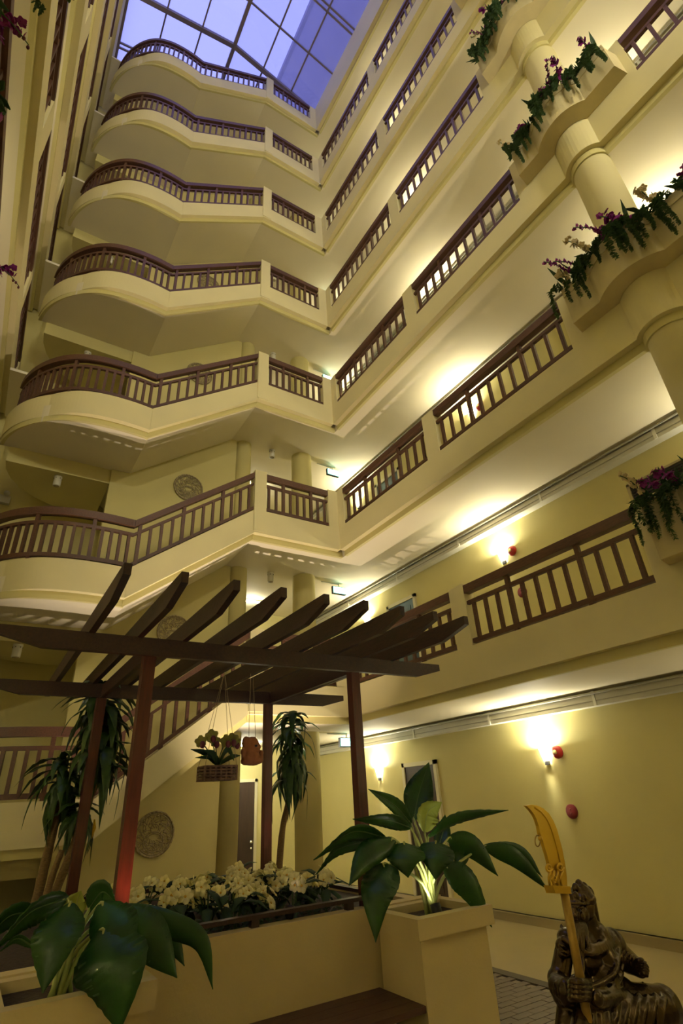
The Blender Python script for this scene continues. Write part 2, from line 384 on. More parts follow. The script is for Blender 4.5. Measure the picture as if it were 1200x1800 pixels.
# ------------------------------------------------------------------ balustrades
BAL = MB().box(-0.022, 0.022, -0.022, 0.022, 0.32, 0.81).mesh('baluster', RAILW)
PST = MB().box(-0.027, 0.027, -0.027, 0.027, 0.235, 0.97).mesh('post', RAILW)
def path_len(path): return [0]+[sum((Vector(path[j+1])-Vector(path[j])).length for j in range(i+1)) for i in range(len(path)-1)]
def along(path, cum, s):
    for i in range(len(path)-1):
        if s <= cum[i+1]+1e-9:
            t = (s-cum[i])/max(1e-9, cum[i+1]-cum[i]); a = Vector(path[i]); b = Vector(path[i+1])
            return a.lerp(b, t), math.atan2(b.y-a.y, b.x-a.x)
    a = Vector(path[-2]); b = Vector(path[-1]); return b, math.atan2(b.y-a.y, b.x-a.x)
def railing(path, n, posts, label, ends=False, group='brown wooden balustrades'):
    mid = Vector(path[len(path)//2])
    t = thing('balustrade', tuple(mid), label, 'balustrade', group)
    MB().sweep(path, 0.105, 0.955, 1.07).build('handrail', RAILW, t)
    MB().sweep(path, 0.05, 0.80, 0.85).build('middle_rail', RAILW, t)
    MB().sweep(path, 0.065, 0.27, 0.33).build('bottom_rail', RAILW, t)
    cum = path_len(path); L = cum[-1]
    for i in range(n):
        s = L*(i+0.5)/n if not ends else L*i/(n-1)
        p, a = along(path, cum, s)
        inst('post' if i in posts else 'baluster', PST if i in posts else BAL, p, t, a)
    return t
BAYN = ['beyond the column', 'between column and pier', 'bay by the far corner', 'farthest bay']
for k in range(2, 8):
    F = FL(k)
    for i, (a, b) in enumerate(BAYS):
        railing([(XG+0.05, b, F), (XG+0.05, a, F)], 12, (3, 8), 'brown wooden balustrade on the right of the %s, %s' % (LEVEL[k], BAYN[i]))
    for i, (a, b) in enumerate(LBAYS):
        if i == 0: continue
        railing([(XL-0.05, b, F), (XL-0.05, a, F)], 12, (3, 8), 'brown wooden balustrade on the left of the %s, %s' % (LEVEL[k], BAYN[i]))

# ------------------------------------------------------------------ stairs: front flight down from each gallery to a round half landing
DROP = 1.52
XA, XK = 3.40, 1.37
LAND = [(1.37, 8.0), (1.10, 7.97), (0.85, 7.965), (0.62, 7.98), (0.40, 8.02), (0.18, 8.10), (-0.03, 8.24), (-0.22, 8.43), (-0.39, 8.67), (-0.52, 8.93), (-0.61, 9.20), (-0.66, 9.46)]
def smooth2(pts, n):
    P_ = [pts[0]]+pts+[pts[-1]]; out = []; seg = len(pts)-1
    for i in range(n+1):
        u = i/n*seg; q = min(int(u), seg-1); t = u-q; a, b, c, d = P_[q], P_[q+1], P_[q+2], P_[q+3]
        out.append(tuple(0.5*(2*b[j]+(c[j]-a[j])*t+(2*a[j]-5*b[j]+4*c[j]-d[j])*t*t+(3*b[j]-a[j]-3*c[j]+d[j])*t**3) for j in (0, 1)))
    return out
LAND = smooth2(LAND, 44)
BACKL = [(-0.66, 9.46), (-0.64, 9.75), (-0.55, 10.05), (-0.38, 10.35), (-0.12, 10.62), (0.2, 10.82), (0.6, 10.93), (1.04, 10.95)]
def inset(pts, d):
    out = []
    for i, p in enumerate(pts):
        a = pts[max(i-1, 0)]; b = pts[min(i+1, len(pts)-1)]
        tx, ty = b[0]-a[0], b[1]-a[1]; l = math.hypot(tx, ty); out.append((p[0]-ty/l*d*(-1)*(-1), p[1]+tx/l*d*(-1)))
    return out
for k in range(2, 9):
    F = FL(k); G = F-DROP
    st = thing('staircase', (2.4, 8.7, G), 'cream stair flight and curved half landing below the %s' % LEVEL[k], 'staircase', kind='structure')
    # edge of the gallery floor between corner and stair head
    MB().box(XA, XG+0.0, YC, YC+0.18, F-0.235, F+0.24).build('fascia', FASCIA, st)
    MB().box(XA, XG+0.11, YC+0.10, YC+0.16, F-0.342, F-0.235).build('moulding', CREAM, st)
    MB().box(XA-0.02, XA+0.22, YC-0.012, YC+0.2, F-0.20, F+1.10).build('newel_pier', FASCIA, st)
    MB().box(XG-0.22, XG+0.02, YC+0.004, YC+0.16, F+0.241, F+1.10).build('corner_pier', FASCIA, st)
    # flight
    MB().skew(XK, G, XA, F, YC+0.012, YC+0.18, -0.235, 0.24).build('stringer', FASCIA, st)
    MB().skew(XK, G, XA, F, YC+0.11, YC+0.16, -0.342, -0.235).build('moulding', CREAM, st)
    MB().skew(XK, G, XA, F, YC+0.125, 9.43, -0.34, -0.13).build('flight_soffit', SOFFIT, st)
    for i in range(9):
        x0 = XK+(XA-XK)*i/9
        MB().box(x0, XA if i == 8 else x0+(XA-XK)/9+0.02, YC+0.14, 9.42, G+DROP*i/9-0.06, G+DROP*(i+1)/9).build('step', SOFFIT, st)
    # half landing
    inn = inset(LAND, 0.18); mo = inset(LAND, 0.115)
    MB().prism(mo+[(-0.54, 9.47), (1.37, 9.47)], G-0.34, G).build('landing_slab', SOFFIT, st)
    MB().band(LAND, inn, G-0.235, G+0.24).build('landing_fascia', FASCIA, st)
    MB().band(inset(LAND, 0.10), inset(LAND, 0.16), G-0.342, G-0.234).build('landing_moulding', CREAM, st)
    MB().prism(BACKL+[(1.04, 9.455)], G-0.64, G).build('landing_beam', CREAM, st)
    # rear flight down to the gallery below
    MB().skew(1.04, G, 3.5, F-H, 9.56, 10.94, -0.34, -0.02).build('rear_flight', SOFFIT, st)
    # balustrades
    if True:
        railing([(XA+0.22, YC+0.06, F), (XG-0.22, YC+0.06, F)], 9, (2, 6), 'brown wooden balustrade across the back of the %s, beside the stair head' % LEVEL[k])
    sl = DROP/(XA-XK)
    railing([(XK, YC+0.07, G), (XA-0.02, YC+0.07, F-0.02*sl)], 12, (0, 4, 8), 'sloping brown wooden balustrade of the stair flight below the %s' % LEVEL[k])
    rp = [(x, yy, G) for x, yy in inset(LAND, 0.06)]
    rp[0] = (XK, YC+0.07, G)
    railing(rp, 22, (4, 10, 16), 'curved brown wooden balustrade of the half landing below the %s' % LEVEL[k])

# ------------------------------------------------------------------ skylight
RX, RZ, EXR, EXL_ = 2.25, 23.8, 5.36, -0.97
sk = thing('skylight', (RX, 4, ZTOP), 'blue glazed pitched skylight with dark metal ribs over the court', 'skylight', kind='structure')
YS = [-4.0, -2.1, -0.8, 0.47, 1.74, 3.01, 4.28, 5.55, 6.82, 8.12, 9.6, 11.15]
def rf(x): return ZTOP+(RZ-ZTOP)*(1-abs(x-RX)/(EXR-RX if x > RX else RX-EXL_))
xsR = [RX, RX+(EXR-RX)/3, RX+2*(EXR-RX)/3, EXR]; xsL = [EXL_, EXL_+(RX-EXL_)/3, EXL_+2*(RX-EXL_)/3, RX]
for xs in (xsL, xsR):
    for i in range(3):
        for j in range(len(YS)-1):
            x0, x1 = xs[i], xs[i+1]; y0, y1 = YS[j], YS[j+1]; z0, z1 = rf(x0), rf(x1)
            MB().add([(x0,y0,z0),(x1,y0,z1),(x1,y1,z1),(x0,y1,z0),(x0,y0,z0+0.012),(x1,y0,z1+0.012),(x1,y1,z1+0.012),(x0,y1,z0+0.012)],
                     [(0,3,2,1),(4,5,6,7),(0,1,5,4),(1,2,6,5),(2,3,7,6),(3,0,4,7)]).build('pane', PANE, sk)
    for i in range(4):
        if i in (1, 2): MB().sweep([(xs[i], YS[0], rf(xs[i])), (xs[i], YS[-1], rf(xs[i]))], 0.045, -0.05, 0.03).build('glazing_bar', SKYF, sk)
for j, yv in enumerate(YS):
    thick = abs(yv-8.12) < 0.01
    for dy in ((-0.07, 0.07) if (abs(yv-5.55) < 0.01 or abs(yv-9.6) < 0.01) else (0,)):
        MB().sweep([(EXL_, yv+dy, rf(EXL_)), (RX, yv+dy, RZ), (EXR, yv+dy, rf(EXR))], 0.13 if thick else 0.045, -0.12 if thick else -0.05, 0.03).build('rafter', SKYF, sk)
MB().sweep([(RX, YS[0], RZ), (RX, YS[-1], RZ)], 0.11, -0.10, 0.05).build('ridge_bar', SKYF, sk)
for x in (EXL_, EXR): MB().sweep([(x, YS[0], ZTOP), (x, YS[-1], ZTOP)], 0.08, -0.06, 0.06).build('eaves_bar', SKYF, sk)
tag(MB().add([(-1.0, 11.1, ZTOP), (EXR, 11.1, ZTOP), (RX, 11.1, RZ+0.05), (-1.0, 11.2, ZTOP), (EXR, 11.2, ZTOP), (RX, 11.2, RZ+0.05)], [(0,1,2), (5,4,3), (0,3,4,1), (1,4,5,2), (2,5,3,0)]).build('gable_wall', ROOFW), 'small gable wall closing the far end of the skylight', 'wall', kind='structure')
ob = thing('neighbouring_block', (8, 4, 23.2), 'dark neighbouring block seen through the right side of the skylight', 'building', kind='structure')
MB().box(5.75, 9.5, -8, 18, 23.3, 33.5).build('block_wall', OUTW, ob)
MB().box(5.6, 9.6, -8.1, 18.1, 33.5, 33.9).build('parapet_cap', OUTW, ob)

# ------------------------------------------------------------------ fittings on the right wall
def sconce(y, k, right, idx):
    z = FL(k)+1.98; x = XW if right else XLW; s = -1 if right else 1
    t = thing('wall_sconce', (x, y, z), 'glowing flared sconce on the %s wall at %s, %s' % ('right' if right else 'left', LEVEL[k], ['by the alarm bell', 'beside the lobby', 'behind the column', 'nearest the near end'][idx]), 'wall lamp', 'wall sconces')
    MB().box(min(x, x+s*0.03), max(x, x+s*0.03), y-0.035, y+0.035, z-0.06, z-0.005).build('bracket', BLACKM, t)
    m = MB(); n = 10; vs_ = []
    for h, r in ((0.0, 0.045), (0.17, 0.085)):
        for rr in (r, r-0.008):
            for q in range(n+1):
                a = -PI/2+PI*q/n; vs_.append((x+s*(0.012+rr*math.cos(a)*1.1), y+rr*math.sin(a), z+h))
    w = n+1; fs = []
    for q in range(n):
        fs += [(q, q+1, 2*w+q+1, 2*w+q), (w+q+1, w+q, 3*w+q, 3*w+q+1), (2*w+q, 2*w+q+1, 3*w+q+1, 3*w+q)]
    m.add(vs_, fs, True).build('shade', SHADE, t)
    lamp('bulb', 'POINT', (x+s*0.055, y, z+0.15), WARM, SCONCE_W*(1.35 if k == 1 else 1.0), t, size=0.03)
for k in range(1, 9):
    for i, yv in enumerate((5.5, 9.61, 1.3, -2.2)):
        sconce(yv, k, True, i)
        if yv < 6: sconce(yv, k, False, i)

def wall_door(y0, y1, k, n):
    F = FL(k)
    t = thing('door_%d' % n, (XW, (y0+y1)/2, F), 'dark door with pale frame in the right wall at %s' % LEVEL[k], 'door', 'guest room doors', 'structure')
    MB().box(XW-0.025, XW, y0, y1, F, F+2.10).build('leaf', DOORW if k == 1 else BLUED, t)
    for i in range(3): MB().box(XW-0.034, XW-0.024, y0+0.12, y1-0.12, F+0.2+i*0.63, F+0.72+i*0.63).build('panel', DOORW if k == 1 else BLUED, t)
    m = MB(); m.box(XW-0.05, XW, y0-0.07, y0, F, F+2.17).box(XW-0.05, XW, y1, y1+0.07, F, F+2.17).box(XW-0.05, XW, y0-0.07, y1+0.07, F+2.10, F+2.17)
    m.build('frame', FRAMEP, t)
    MB().lathe([(0.02, 0), (0.03, 0.03), (0.028, 0.05), (0.0, 0.055)], (XW-0.03, y0+0.08, F+1.0), (-1,0,0), 12).build('knob', STEEL, t)
for k in range(1, 8): wall_door(7.93, 8.76, k, k)
# lobby door at the far end
t = thing('door_8', (5.06, YB, 0), 'dark brown lobby door with steel knob at the far end, seen past the pergola', 'door', kind='structure')
MB().box(4.86, 5.27, YB-0.03, YB, 0, 2.06).build('leaf', DOORW, t)
MB().box(4.80, 4.86, YB-0.05, YB, 0, 2.12).box(5.27, 5.33, YB-0.05, YB, 0, 2.12).box(4.80, 5.33, YB-0.05, YB, 2.06, 2.12).build('frame', FRAMEP, t)
for dz, r in ((0.95, 0.035), (0.84, 0.025)): MB().lathe([(r*0.6, 0), (r, 0.03), (r*0.9, 0.055), (0, 0.06)], (5.20, YB-0.03, dz), (0,-1,0), 12).build('knob', STEEL, t)

for k in range(1, 8):
    F = FL(k)
    t = thing('cable_trunking', (XW-0.1, 4.0, F+2.6), 'grey cable trunking along the top of the right wall at %s' % LEVEL[k], 'trunking', 'cable trunkings')
    MB().box(XW-0.16, XW, YN, YB, F+2.56, F+2.70).build('duct', TRAYM, t)
    MB().box(XW-0.168, XW-0.158, YN, YB, F+2.615, F+2.625).build('joint_strip', PIPEM, t)
    MB().tube([(XW-0.21, YN, F+2.71), (XW-0.21, YB, F+2.71)], 0.014, 8).build('conduit', PIPEM, t)
    for j in range(8):
        MB().box(XW-0.175, XW-0.155, -3.2+j*1.9, -3.16+j*1.9, F+2.555, F+2.74).build('bracket', WHITEP, t)
    if k <= 6:
        t = thing('alarm_bell', (XW, 5.28, F+2.07), 'round red fire alarm bell on the right wall at %s' % LEVEL[k], 'alarm bell', 'red alarm bells')
        MB().lathe([(0.085, 0.0), (0.088, 0.02), (0.075, 0.045), (0.045, 0.062), (0.0, 0.068)], (XW-0.02, 5.28, F+2.07), (-1,0,0), 24).build('gong', REDP, t)
        MB().lathe([(0.03, 0.0), (0.03, 0.012), (0.0, 0.014)], (XW-0.083, 5.28, F+2.07), (-1,0,0), 16).build('centre_cap', BRASSP, t)
        MB().lathe([(0.06, 0), (0.06, 0.022)], (XW, 5.28, F+2.07), (-1,0,0), 16).build('back_box', DARKRED, t)
        t = thing('alarm_call_point', (XW, 5.28, F+1.34), 'flat dark red round call point on the right wall at %s' % LEVEL[k], 'call point', 'red call points')
        MB().lathe([(0.088, 0), (0.088, 0.02), (0.075, 0.032), (0.0, 0.034)], (XW, 5.28, F+1.34), (-1,0,0), 24).build('disc', DARKRED, t)
        for dy in (-0.025, 0.025): MB().lathe([(0.014, 0), (0.012, 0.01), (0, 0.012)], (XW-0.033, 5.28, F+1.34+dy), (-1,0,0), 10).build('button', DARKRED, t)
for k in (2, 3):
    F = FL(k)
    t = thing('wall_vent', (XW, 2.6, F+2.04), 'dark framed louvre vent high on the right wall at %s' % LEVEL[k], 'vent', 'wall vents')
    MB().box(XW-0.02, XW, 1.9, 3.12, F+1.92, F+2.17).build('backing', VENTM, t)
    MB().box(XW-0.045, XW, 1.86, 3.16, F+2.17, F+2.2).box(XW-0.045, XW, 3.12, 3.16, F+1.9, F+2.2).box(XW-0.045, XW, 1.86, 1.9, F+1.9, F+2.2).box(XW-0.045, XW, 1.86, 3.16, F+1.89, F+1.92).build('frame', BASEM, t)
    for j in range(6): MB().box(XW-0.038, XW-0.012, 1.9, 3.12, F+1.935+j*0.04, F+1.947+j*0.04).build('slat', VENTM, t)

# exit signs, downlights
for k in range(2, 9):
    F = FL(k); z = F-0.50
    t = thing('exit_sign', (6.04, 9.37, z), 'lit green exit sign hanging under the %s by the lobby column' % LEVEL[k], 'exit sign', 'green exit signs')
    MB().box(5.87, 6.21, 9.35, 9.41, z-0.085, z+0.085).build('housing', BLACKM, t)
    MB().box(5.885, 6.195, 9.338, 9.35, z-0.07, z+0.07).build('face', EXITG, t)
    fm = MB()
    # running figure and arrow as on the sign
    fm.ball((5.965, 9.334, z+0.045), 0.012, (1, 0.3, 1), 8, 4)
    fm.box(5.95, 5.972, 9.331, 9.337, z-0.01, z+0.032).box(5.93, 5.952, 9.331, 9.337, z-0.045, z-0.005).box(5.968, 5.985, 9.331, 9.337, z-0.05, z-0.005).box(5.935, 5.95, 9.331, 9.337, z+0.005, z+0.02).box(5.972, 5.995, 9.331, 9.337, z+0.012, z+0.022)
    fm.box(6.0, 6.05, 9.331, 9.337, z-0.055, z+0.055)
    fm.box(6.09, 6.16, 9.331, 9.337, z-0.008, z+0.008).add([(6.08, 9.331, z), (6.115, 9.331, z+0.03), (6.115, 9.331, z-0.03), (6.08, 9.337, z), (6.115, 9.337, z+0.03), (6.115, 9.337, z-0.03)], [(0,1,2), (5,4,3), (0,3,4,1), (1,4,5,2), (2,5,3,0)])
    fm.build('symbol', EXITW, t)
    MB().box(5.6, 6.04, 9.37, 9.39, F-0.36, F-0.338).box(6.03, 6.05, 9.37, 9.39, z+0.08, F-0.338).build('hanger', WHITEP, t)
    for nm, (x, yv, zc) in (('lobby side', (4.39, 9.40, F-0.34)), ('landing side', (0.19, 9.62, F-DROP-0.64))):
        t = thing('ceiling_downlight', (x, yv, zc), 'white cylinder downlight under the %s, %s of the stair' % (LEVEL[k], nm), 'downlight', 'white cylinder downlights')
        MB().lathe([(0.06, -0.2), (0.065, -0.19), (0.065, -0.03), (0.07, -0.03), (0.07, 0.0)], (x, yv, zc), n=20).build('housing', WHITEP, t)
        MB().lathe([(0.05, -0.201), (0.05, -0.206)], (x, yv, zc), n=20).build('lens', BASEM, t)
        for q in range(6):
            a = q*PI/3; MB().box(x+0.066*math.cos(a)-0.006, x+0.066*math.cos(a)+0.006, yv+0.066*math.sin(a)-0.006, yv+0.066*math.sin(a)+0.006, zc-0.06, zc-0.045).build('vent_hole', BLACKM, t)
for k in range(2, 9):
    F = FL(k); x, yv, zc = 4.7, 11.1, F-0.34
    t = thing('ceiling_batten_light', (x, yv, zc), 'lit white batten light on the lobby ceiling under the %s' % LEVEL[k], 'ceiling light', 'lobby batten lights')
    MB().box(x-0.3, x+0.3, yv-0.05, yv+0.05, zc-0.035, zc).build('housing', WHITEP, t)
    MB().tube([(x-0.28, yv, zc-0.055), (x+0.28, yv, zc-0.055)], 0.016, 10).build('tube', SHADE, t)
    lamp('bulb', 'POINT', (x, yv, zc-0.13), (1.0, 0.97, 0.78), 20.0 if k == 2 else 9.0, t, 0.12)
t = thing('emergency_light', (-0.66, 10.95, 7.2), 'grey twin head emergency light box on the wall behind the curved landing', 'emergency light')
MB().box(-0.86, -0.50, 10.85, 10.95, 7.02, 7.18).build('battery_box', BATT, t)
for x in (-0.78, -0.58):
    MB().lathe([(0.03, 0), (0.055, 0.05), (0.055, 0.07)], (x, 10.88, 7.23), (0,-1,-0.3), 14).build('lamp_head', BATT, t)
    MB().tube([(x, 10.9, 7.17), (x, 10.9, 7.25)], 0.012, 6).build('stalk', BATT, t)

# carved round wall ornaments
def ring(m, cx, cz, r, tr, y, n=28, sx=1.0):
    m.tube([(cx+r*math.cos(2*PI*i/n)*sx, y, cz+r*math.sin(2*PI*i/n)) for i in range(n+1)], tr, 6, cap=False)
orn = None
for i, z in enumerate((1.33, 4.42, 7.43, 10.53, 13.63, 16.73)):
    names = ['at ground level beside the red post', 'behind the pergola rafters', 'above the lowest stair railing', 'above the second stair railing', 'above the third stair railing', 'above the fourth stair railing']
    t = thing('carved_wall_medallion', (2.52, 9.42, z), 'round pierced carved medallion on the spine wall, %s' % names[i], 'carving', 'carved medallions')
    y = 9.395; cx = 2.52
    m = MB(); ring(m, cx, z, 0.29, 0.016, y, 40); ring(m, cx, z, 0.262, 0.008, y, 40); m.build('rim', CARVE, t)
    m = MB(); ring(m, cx, z+0.07, 0.06, 0.007, y); ring(m, cx, z-0.10, 0.13, 0.008, y, 28, 1.15); ring(m, cx, z-0.10, 0.105, 0.006, y, 28, 1.15)
    for q in range(10):
        a = 2*PI*q/10+0.2; ring(m, cx+0.205*math.cos(a), z+0.205*math.sin(a), 0.052, 0.006, y, 14)
    m.build('scroll_rings', CARVE, t)
    m = MB()
    for q in range(16):
        a = 2*PI*q/16
        pts = [(cx+(0.08+0.18*s/6)*math.cos(a+0.35*math.sin(s*0.9)), y, z+(0.08+0.18*s/6)*math.sin(a+0.35*math.sin(s*0.9))) for s in range(7)]
        m.tube(pts, 0.006, 5)
    for q in range(7):
        a = PI+PI*q/6; m.tube([(cx, y, z-0.12), (cx+0.12*math.cos(a), y, z-0.1+0.1*math.sin(a))], 0.005, 5)
    m.build('tendrils', CARVE, t)
    m = MB()
    for q in range(14):
        a = 2*PI*q/14+0.1; r = 0.235 if q % 2 else 0.15
        m.ball((cx+r*math.cos(a), y, z+r*math.sin(a)), 0.02, (1.2, 0.4, 0.8), 8, 5)
    m.build('leaf_bosses', CARVE, t)

# ------------------------------------------------------------------ pergola
PX = (0.94, 2.765); PY = (4.13, 5.95); PB, PT = 2.67, 2.80
pg = thing('pergola', (1.85, 5.04, 0.9), 'dark red brown wooden pergola standing over the flower bed', 'pergola')
def taper_beam(m, x0, x1, y, z0, z1, th, cut, axis='x'):
    pr_ = [(x0, z0+0.07), (x0+cut, z0), (x1-cut, z0), (x1, z0+0.07), (x1, z1), (x0, z1)]
    a = [(p[0], y-th/2, p[1]) if axis == 'x' else (y-th/2, p[0], p[1]) for p in pr_]
    b = [(p[0], y+th/2, p[1]) if axis == 'x' else (y+th/2, p[0], p[1]) for p in pr_]
    fs = [tuple(range(6)), tuple(range(11, 5, -1))]+[(i+6, (i+1) % 6+6, (i+1) % 6, i) for i in range(6)]
    if axis == 'y': fs = [tuple(reversed(f)) for f in fs]
    m.add(a+b, fs); return m
for x in PX:
    for y in PY: MB().box(x-0.043, x+0.043, y-0.043, y+0.043, 0.86, PB+0.02).build('post', POSTW, pg)
for y in PY: taper_beam(MB(), -0.06, 3.77, y-0.05, PB, PT, 0.05, 0.28).build('cross_beam', PERGW, pg)
for i in range(9):
    taper_beam(MB(), 3.02, 7.0, 0.51+0.333*i, PT-0.005, PT+0.135, 0.045, 0.30, 'y').build('rafter', PERGW, pg)
for x in PX: MB().box(x-0.02, x+0.02, PY[0], PY[1], PB+0.0, PT-0.01).build('side_beam', PERGW, pg)

# ------------------------------------------------------------------ planter walls, pots, bench
pw = thing('planter_bed', (1.85, 5.0, 0), 'cream rendered planter wall around the white flower bed', 'planter')
MB().box(-0.4, 3.42, 4.03, 4.14, 0, 0.94).build('front_wall', PLANTERP, pw)
MB().box(-0.4, 3.42, 6.55, 6.66, 0, 0.90).build('back_wall', PLANTERP, pw)
MB().box(3.31, 3.42, 4.14, 6.55, 0, 0.90).build('side_wall', PLANTERP, pw)
MB().box(-0.4, -0.29, 4.14, 6.55, 0, 0.90).build('side_wall', PLANTERP, pw)
MB().box(-0.29, 3.31, 4.14, 6.55, 0, 0.86).build('soil', SOIL, pw)
gr = thing('flower_bed_rail', (1.85, 4.2, 0.94), 'low dark wooden rail edging the flower bed', 'rail')
MB().box(0.95, 2.78, 4.06, 4.125, 0.985, 1.01).build('top_bar', PERGW, gr)
for x in (1.2, 1.82, 2.58): MB().box(x-0.028, x+0.028, 4.07, 4.12, 0.94, 0.985).build('stub_post', PERGW, gr)
MB().box(2.86, 2.92, 4.2, 6.4, 0.985, 1.01).build('top_bar', PERGW, gr)
for y in (4.3, 5.3, 6.3): MB().box(2.86, 2.92, y-0.03, y+0.03, 0.86, 0.985).build('stub_post', PERGW, gr)
MB().box(0.95, 2.92, 6.05, 6.11, 0.985, 1.02).build('top_bar', PERGW, gr)
for x in (1.2, 1.85, 2.5): MB().box(x-0.03, x+0.03, 6.05, 6.11, 0.86, 0.985).build('stub_post', PERGW, gr)
hd = MB()
for i in range(900):
    x = random.uniform(0.95, 2.7); y = random.uniform(4.17, 4.5); z = 0.86+random.uniform(0.0, 0.11)
    a = random.uniform(0, 6.28); r = random.uniform(0.012, 0.025)
    hd.add([(x+r*math.cos(a+q*2.1), y+r*math.sin(a+q*2.1), z+random.uniform(-0.01, 0.012)) for q in range(3)], [(0,1,2)])
tag(hd.build('ground_cover', HEDGE), 'low dark green ground cover behind the flower bed rail', 'ground cover', kind='stuff')

def pot(name, x0, x1, y0, y1, label):
    t = thing(name, ((x0+x1)/2, (y0+y1)/2, 0), label, 'planter', 'square cream pots')
    zb, zt, w = 0.815, 0.93, 0.085
    m = MB(); m.box(x0, x1, y0, y0+w, zb, zt).box(x0, x1, y1-w, y1, zb, zt).box(x0, x0+w, y0+w, y1-w, zb, zt).box(x1-w, x1, y0+w, y1-w, zb, zt)
    m.build('rim', PLANTERP, t)
    q = 0.045
    MB().box(x0+q, x1-q, y0+q, y1-q, 0, zb).build('pedestal', PLANTERP, t)
    MB().box(x0+w, x1-w, y0+w, y1-w, zb, zt-0.05).build('soil', SOIL, t)
    return t
pot('square_pot', 2.72, 3.42, 3.47, 4.03, 'square cream pot beside the statue holding the broad leaved plant')
pot('square_pot', 0.26, 1.00, 3.40, 4.03, 'square cream pot at lower left holding the drooping broad leaved plant')
bn = thing('bench', (1.85, 3.8, 0), 'low dark wooden bench against the planter wall between the two pots', 'bench')
for i in range(4):
    MB().box(0.96, 2.76, 3.52+i*0.128, 3.52+i*0.128+0.124, 0.445, 0.48).build('plank', BENCHW, bn)
for x in (1.2, 2.5): MB().box(x-0.05, x+0.05, 3.56, 4.0, 0, 0.445).build('support', PLANTERP, bn)

# ------------------------------------------------------------------ broad leaved plants
def bez(pts, n):
    """smooth curve through 2-4 points"""
    pts = [Vector(p) for p in pts]
    if len(pts) == 2: return [pts[0].lerp(pts[1], i/n) for i in range(n+1)]
    out = []
    P_ = [pts[0]*2-pts[1]]+pts+[pts[-1]*2-pts[-2]]
    seg = len(pts)-1
    for i in range(n+1):
        u = i/n*seg; s = min(int(u), seg-1); t = u-s
        a, b, c, d = P_[s], P_[s+1], P_[s+2], P_[s+3]
        out.append(0.5*((2*b)+(c-a)*t+(2*a-5*b+4*c-d)*t*t+(3*b-a-3*c+d)*t*t*t))
    return out
def wprof(n, w, shape='oval'):
    o = []
    for i in range(n+1):
        t = i/n
        if shape == 'heart': v = math.sin(PI*min(1, (t+0.10)/1.10)**0.62)
        else: v = math.sin(PI*min(1.0, (t+0.03)/1.03)**0.80)
        o.append(max(0.004, w*max(v, 0)))
    o[-1] = 0.002; return o
def bigplant(loc, base, leaves, label):
    t = thing('broad_leaf_plant', loc, label, 'plant', 'broad leaved pot plants')
    for pts, w, hint, mat, shape in leaves:
        p3 = [at(*p) for p in pts]
        n = 26; mid = bez(p3, n)
        MB().blade(mid, wprof(n, w, shape), hint, fold=0.24, wave=0.07, thick=0.004, rib=0.0022).build('leaf', mat, t)
        MB().tube([p_+Vector((0, 0, 0.0)) for p_ in mid[:-2]], [0.0055-0.0045*i_/(n-2) for i_ in range(n-1)], 6).build('midrib', STEMG if mat is LITLEAF else RIBG, t)
        b = Vector(base)+Vector((random.uniform(-0.05, 0.05), random.uniform(-0.04, 0.04), 0))
        d = (p3[0]-b); c = b+Vector((d.x*0.30, d.y*0.30, d.z*0.62))
        MB().tube(bez([b, c, p3[0], mid[2]], 10), [0.014-0.0009*i for i in range(11)], 7).build('stem', STEMG, t)
    return t
R_ = (1, 0, 0); RV = tuple(RT); UV = tuple(UP)
rl = [
 ([(727,1440,4.0),(737,1392,4.05),(753.6,1340,4.05)], 0.125, RV, BIGLEAF, 'oval'),
 ([(723,1449,3.95),(692,1415,4.0),(647,1387,4.0)], 0.062, (0.55,0,0.85), BIGLEAF, 'oval'),
 ([(722,1455,3.8),(679,1441,3.75),(620,1440,3.72)], 0.055, (0.2,-0.5,0.85), BIGLEAF, 'oval'),
 ([(746,1462,3.75),(752,1427,3.72),(776,1410,3.65)], 0.105, (0.85,0,-0.5), LITLEAF, 'oval'),
 ([(752,1472,3.75),(806,1440,3.7),(893,1424,3.6)], 0.058, (0.1,-0.6,0.8), BIGLEAF, 'oval'),
 ([(787,1474,3.75),(832,1490,3.68),(875,1540,3.62)], 0.085, (0.55,-0.3,0.8), BIGLEAF, 'oval'),
 ([(850,1488,3.7),(905,1508,3.6),(964,1565,3.55)], 0.070, (0.5,-0.3,0.8), BIGLEAF, 'oval'),
 ([(853,1486,3.85),(915,1498,3.8),(953,1542,3.75)], 0.05, (0.5,-0.3,0.8), BIGLEAF, 'oval'),
 ([(711,1482,3.62),(712,1508,3.52),(717,1543,3.5)], 0.145, RV, BIGLEAF, 'heart'),
 ([(765,1480,3.55),(766,1508,3.46),(765,1547,3.45)], 0.135, RV, BIGLEAF, 'heart'),
 ([(780,1522,3.6),(822,1554,3.52),(864,1630,3.5)], 0.10, (0.8,-0.2,0.5), BIGLEAF, 'oval'),
 ([(676,1472,3.7),(618,1463,3.62),(551,1512,3.6)], 0.058, (0.0,-0.5,0.85), BIGLEAF, 'oval'),
 ([(690,1474,3.9),(600,1490,3.85),(554,1538,3.85)], 0.045, (0.3,-0.3,0.85), BIGLEAF, 'oval'),
 ([(694,1476,3.65),(648,1500,3.56),(613,1557,3.5)], 0.085, (0.7,-0.3,-0.6), BIGLEAF, 'oval'),
 ([(678,1518,3.6),(662,1570,3.46),(660,1657,3.42)], 0.125, RV, BIGLEAF, 'heart'),
 ([(792,1475,4.0),(810,1500,4.0),(800,1530,3.98)], 0.075, RV, BIGLEAF, 'oval'),
 ([(770,1490,4.05),(778,1462,4.1),(782,1432,4.1)], 0.07, RV, BIGLEAF, 'oval'),
]
bigplant((3.07, 3.75, 0.88), (3.05, 3.72, 0.885), rl, 'broad glossy leaved plant with pale stems in the pot beside the statue')
